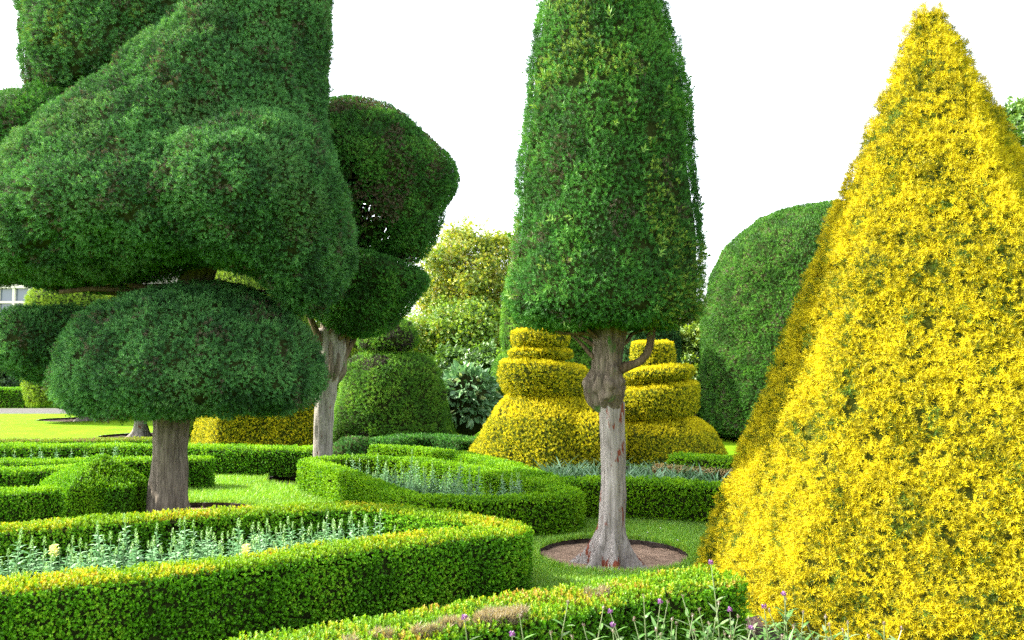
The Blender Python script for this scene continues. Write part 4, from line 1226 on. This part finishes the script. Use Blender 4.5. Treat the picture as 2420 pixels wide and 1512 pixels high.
def fill_bed(poly, spacing, seed, sc, label, group, most, lo=0):
    r = random.Random(seed)
    pts_ = []
    xs = [p[0] for p in poly]; ys = [p[1] for p in poly]
    y = min(ys)
    row = 0
    while y < max(ys):
        x = min(xs) + (row % 2) * spacing / 2
        while x < max(xs):
            xx, yy = x + r.uniform(-.3, .3) * spacing, y + r.uniform(-.3, .3) * spacing
            if inside(poly, xx, yy) and in_view(np.array([[xx, yy, .2]]), 1.12)[0]: pts_.append((xx, yy))
            x += spacing
        y += spacing * 0.85; row += 1
    r.shuffle(pts_)
    for (x, y) in pts_[:most]:
        put_snap(r.randrange(4), x, y, sc * r.choice((r.uniform(.85, 1.15), r.uniform(.6, 1.0))), r.uniform(0, 6.28), label, group)
    return len(pts_)
bedA = gp(HA, (-380, 1410), (0, 1360), (500, 1305), (800, 1270), (960, 1252), (1010, 1247), (960, 1225), (860, 1208), (700, 1212), (500, 1226), (250, 1247), (0, 1268), (-300, 1290))
flat("flower_bed", bedA, 0.006, MAT_SOIL_DARK, "soil of the nearest flower bed", "soil")
n1 = fill_bed(bedA, 0.112, 1, 1.06, "silvery snapdragon in bud, one of the crowd in the nearest bed", "snapdragons in the nearest bed", 206)
for (px, py, lab) in ((133, 1300, "snapdragon with open pale yellow flowers at the left of the nearest bed"), (578, 1302, "snapdragon with open pale yellow flowers near the middle of the nearest bed")):
    q = G(px, py, 0.36)
    put_snap(4, q[0], q[1], 1.0, 1.0, lab, None)
bedC = gp(0.40, (800, 1090), (880, 1112), (990, 1152), (1150, 1155), (1290, 1150), (1220, 1128), (1110, 1108), (970, 1092))
flat("flower_bed", bedC, 0.006, MAT_SOIL_DARK, "soil inside the middle wedge shaped hedge", "soil")
n2 = fill_bed(bedC, 0.165, 2, 1.12, "grey green snapdragon in bud inside the middle wedge shaped hedge", "snapdragons in the middle bed", 66)
bedE = [tuple(G(-100, 1080, .35)[:2] + np.array([0, .35])), tuple(G(340, 1076, .35)[:2] + np.array([0, .3])), tuple(G(340, 1066, .35)[:2]), tuple(G(-100, 1070, .35)[:2])]
n3 = fill_bed(bedE, 0.2, 3, 1.0, "silvery snapdragon showing above the straight hedge on the left", "snapdragons in the left bed", 22)
print("snapdragons", n1, n2, n3)

# strap leaved irises in the bed behind the winding hedge
def iris_mesh(seed):
    r = random.Random(seed); parts = []
    for i in range(9):
        az = r.uniform(0, 6.28); ln = r.uniform(.22, .36)
        v, f = arc_leaf(ln, .026, az, r.uniform(1.0, 1.4), r.uniform(.05, .35), (r.uniform(-.03, .03), r.uniform(-.03, .03), 0))
        parts.append((v, f, r.choice([(0.10, 0.20, 0.10), (0.15, 0.26, 0.14), (0.07, 0.15, 0.06)])))
    return join(parts)
IR = []
for k in range(3):
    v, f, c_ = iris_mesh(k)
    o = make_mesh("strap_leaf_plant", [(v, f, 0, c_)], [MAT_SILVER]); COL.objects.unlink(o); IR.append(o)
r = random.Random(9)
bedI = gp(0.2, (1300, 1108), (1420, 1110), (1700, 1128), (1720, 1118), (1560, 1100), (1480, 1092), (1320, 1096))
flat("flower_bed", gp(0.0, (1280, 1165), (1420, 1165), (1720, 1180), (1760, 1140), (1560, 1110), (1480, 1100), (1300, 1110)), 0.006, MAT_SOIL_DARK, "soil of the bed behind the winding hedge", "soil")
for k in range(95):
    u = r.random()
    a = G(1290 + 430 * u, 1150 + 20 * u, 0)[:2]; b = G(1300 + 400 * u, 1122 + 14 * u, 0)[:2]
    q = a + (b - a) * r.random()
    o = IR[r.randrange(3)].copy(); COL.objects.link(o)
    o.location = (q[0], q[1], 0); o.rotation_euler = (0, 0, r.uniform(0, 6.28)); s_ = r.uniform(.8, 1.2); o.scale = (s_, s_, s_)
    tag(o, "grey green strap leaved plant in the bed behind the winding hedge", "plant", "strap leaved plants behind the winding hedge")

# weedy purple flowers in the bottom foreground
def weed(seed, H, flower):
    r = random.Random(seed); parts = []; fl = []
    lean = np.array([r.uniform(-.10, .10), r.uniform(-.06, .06), 0])
    pth_ = [np.array([0, 0, 0]), lean * .35 + np.array([0, 0, H * .5]), lean + np.array([0, 0, H])]
    v, f = tube(pth_, [.0045, .0035, .0022], ns=6, step=.05)
    parts.append((v, np.concatenate([f, f[:, 2:3]], 1), (0.16, 0.20, 0.09)))
    nn = 7
    az = r.uniform(0, 6.28)
    for i in range(nn):
        t_ = i / nn
        p_ = lean * t_ * t_ + np.array([0, 0, H * (.05 + .8 * t_)])
        az += 1.57
        for s_ in (0, math.pi):
            ln = .13 * (1 - .55 * t_) * r.uniform(.8, 1.2)
            v, f = arc_leaf(ln, .026 * (1 - .3 * t_), az + s_ + r.uniform(-.3, .3), r.uniform(.5, 1.0), r.uniform(.1, .5), p_)
            parts.append((v, f, r.choice([(0.06, 0.14, 0.03), (0.095, 0.19, 0.05), (0.14, 0.21, 0.09)])))
    top_ = pth_[-1]
    for i in range(26 if flower else 14):
        a = i * 2.4; rad = (.012 if flower else .007) * math.sqrt((i + 1) / 26)
        q = leaflet(.013 if flower else .014, .010 if flower else .006, .2) @ rotm((1, 0, 0), r.uniform(.2, 1.1)).T @ rotm((0, 0, 1), a).T
        c_ = r.choice([(0.20, 0.07, 0.23), (0.27, 0.11, 0.29), (0.15, 0.05, 0.19)]) if flower else r.choice([(0.20, 0.13, 0.11), (0.16, 0.15, 0.09)])
        fl.append((q + top_ + np.array([rad * math.cos(a), rad * math.sin(a), r.uniform(-.006, .01)]), np.array([(0, 1, 2, 3)]), c_))
    return join(parts), join(fl)
flat("flower_bed", gp(0.0, (900, 1640), (1330, 1540), (1735, 1470), (1850, 1440), (2100, 1500), (2500, 1600), (2600, 2300), (900, 2300)), 0.006, MAT_SOIL_DARK, "soil of the weedy border along the bottom", "soil")
WG = "weedy flowers along the bottom border"
# (pixel x of the tip, pixel y of the tip, distance, flower, leaning look)
tips = [(1098, 1457, 3.85, 1), (1210, 1500, 3.85, 1), (1340, 1420, 4.05, 0), (1228, 1455, 3.9, 0), (1447, 1478, 4.0, 1), (1445, 1455, 4.1, 1), (1520, 1410, 4.2, 0), (1556, 1418, 4.25, 1), (1425, 1437, 4.05, 0), (1578, 1426, 4.2, 0), (1618, 1418, 4.3, 0), (1650, 1440, 4.3, 0), (1682, 1334, 4.4, 1), (1700, 1430, 4.3, 0), (1722, 1440, 4.35, 1), (1740, 1455, 4.3, 0), (1797, 1428, 4.35, 1), (1780, 1492, 4.1, 1), (1845, 1400, 4.4, 1), (1860, 1420, 4.35, 0), (1822, 1450, 4.3, 0), (1900, 1450, 4.3, 0), (1940, 1452, 4.25, 0), (1960, 1480, 4.2, 0), (2010, 1478, 4.2, 0), (2080, 1470, 4.2, 0), (1500, 1470, 4.05, 0), (1380, 1485, 3.95, 0), (1300, 1490, 3.9, 0), (1670, 1470, 4.2, 0), (1760, 1478, 4.2, 0), (1880, 1490, 4.15, 0), (1600, 1480, 4.1, 0), (1640, 1492, 4.05, 0), (1550, 1490, 4.05, 0), (2140, 1495, 4.15, 0), (1450, 1500, 3.9, 0), (1840, 1500, 4.1, 0), (1770, 1462, 4.4, 0), (1805, 1470, 4.45, 0), (1870, 1472, 4.4, 0), (1915, 1485, 4.3, 0), (1990, 1492, 4.2, 0), (2040, 1498, 4.2, 0), (1705, 1490, 4.15, 0), (1585, 1462, 4.15, 0), (1640, 1462, 4.2, 0), (1560, 1505, 3.95, 0), (1350, 1500, 3.85, 0), (1720, 1500, 4.1, 0), (1790, 1505, 4.1, 0), (1950, 1505, 4.1, 0)]
for k, (px, py, Y, fl) in enumerate(tips):
    q = P(px, py, Y)
    b_, f_ = weed(400 + k, max(q[2], .1), fl)
    o = make_mesh("purple_weed" if fl else "budding_weed", [(b_[0], b_[1], 0, b_[2])], [MAT_SILVER])
    hd = make_mesh("flower_head", [(f_[0], f_[1], 0, f_[2])], [MAT_SILVER], o)
    tipv = f_[0].mean(axis=0)
    o.location = (q[0] - tipv[0], Y, 0.0)
    hd.matrix_parent_inverse = Matrix.Identity(4)
    tag(o, None, "flower", WG)
    o["label"] = "green stem topped by a small purple flower in the bottom border" if fl else "green weed with a faded brown bud in the bottom border"
    if (px, py) == (1682, 1334): o["label"] = "tallest purple flower stem, rising beside the golden pyramid's left corner"
    if (px, py) == (1098, 1457): o["label"] = "leftmost purple flower, standing against the bleached hedge top"

# ------------------------------------------------------------------ grass blades on the nearer lawn
def grass_patch(poly_px, dens, seed, h=0.035):
    poly = gp(0.0, *poly_px)
    rr = np.random.default_rng(seed)
    xs = np.array([p[0] for p in poly]); ys = np.array([p[1] for p in poly])
    A = (xs.max() - xs.min()) * (ys.max() - ys.min())
    n = int(A * dens)
    x = rr.uniform(xs.min(), xs.max(), n); y = rr.uniform(ys.min(), ys.max(), n)
    c_ = np.zeros(n, bool)
    for i in range(len(poly)):
        x0, y0 = poly[i]; x1, y1 = poly[(i + 1) % len(poly)]
        if y0 == y1: continue
        c_ ^= ((y0 > y) != (y1 > y)) & (x < (x1 - x0) * (y - y0) / (y1 - y0) + x0)
    for (c0_, r_) in BEDS:
        c_ &= (x - c0_[0]) ** 2 + (y - c0_[1]) ** 2 > (r_ * 0.99) ** 2
    x, y = x[c_], y[c_]; n = len(x)
    p = np.stack([x, y, np.zeros(n)], 1)
    a = rr.uniform(0, 2 * np.pi, n)
    hh = h * rr.uniform(.5, 1.3, n)
    # shaggy overhang at the cut edges
    for (c0_, r_) in BEDS:
        e_ = np.sqrt((x - c0_[0]) ** 2 + (y - c0_[1]) ** 2) - r_
        hh[(e_ < 0.05)] *= 1.5
    wv = 0.0042 * np.stack([np.cos(a), np.sin(a), np.zeros(n)], 1)
    tip = p + np.stack([rr.normal(0, .018, n), rr.normal(0, .018, n), hh], 1)
    V = np.stack([p - wv, p + wv, tip], 1).reshape(-1, 3)
    pal_ = np.array([(0.10, 0.25, 0.014), (0.145, 0.31, 0.018), (0.185, 0.34, 0.022), (0.25, 0.35, 0.025)])
    col = pal_[rr.choice(4, n, p=[.3, .35, .27, .08])] * (0.8 + 0.4 * vnoise(p, 0.5, seed))[:, None]
    return V, np.arange(3 * n).reshape(-1, 3), 0, col
gc = [grass_patch([(1180, 1190), (1480, 1170), (1760, 1210), (1760, 1360), (1640, 1420), (1240, 1450), (700, 1560), (600, 1530), (1240, 1390)], 15000, 1),
      grass_patch([(330, 1180), (500, 1090), (760, 1090), (760, 1160), (900, 1215), (330, 1260)], 5000, 2, .045)]
o = make_mesh("grass", gc, [MAT_GRASS])
tag(o, "short mown grass blades on the nearer lawn", "grass", kind="stuff")
# daisies in the grass
r = random.Random(3)
dv = []
for (px, py) in ((1588, 1298 - 10), (1575, 1300 - 20), (1600, 1291 - 15), (1510, 1265), (1530, 1258), (1437, 1388), (1560, 1248), (520, 1150), (560, 1128), (600, 1120), (640, 1108), (690, 1175), (660, 1190), (730, 1172), (585, 1160)):
    q = G(px, py, .03)
    if in_bed(q[0], q[1], 1.05): continue
    parts = []
    for i in range(8):
        lf = leaflet(.012, .007) @ rotm((1, 0, 0), 1.3).T @ rotm((0, 0, 1), i * .785).T
        parts.append((lf, np.array([(0, 1, 2, 3)]), (0.8, 0.8, 0.78)))
    v, f, c_ = join(parts)
    o = make_mesh("daisy", [(v, f, 0, c_), (*tube([(0, 0, -.03), (0, 0, .001)], [.001, .001], ns=4), 0, None)], [MAT_GRASS])
    o.location = q
    tag(o, "tiny white daisy in the mown lawn", "flower", "daisies in the lawn")

print("faces", sum(len(me.polygons) for me in bpy.data.meshes))
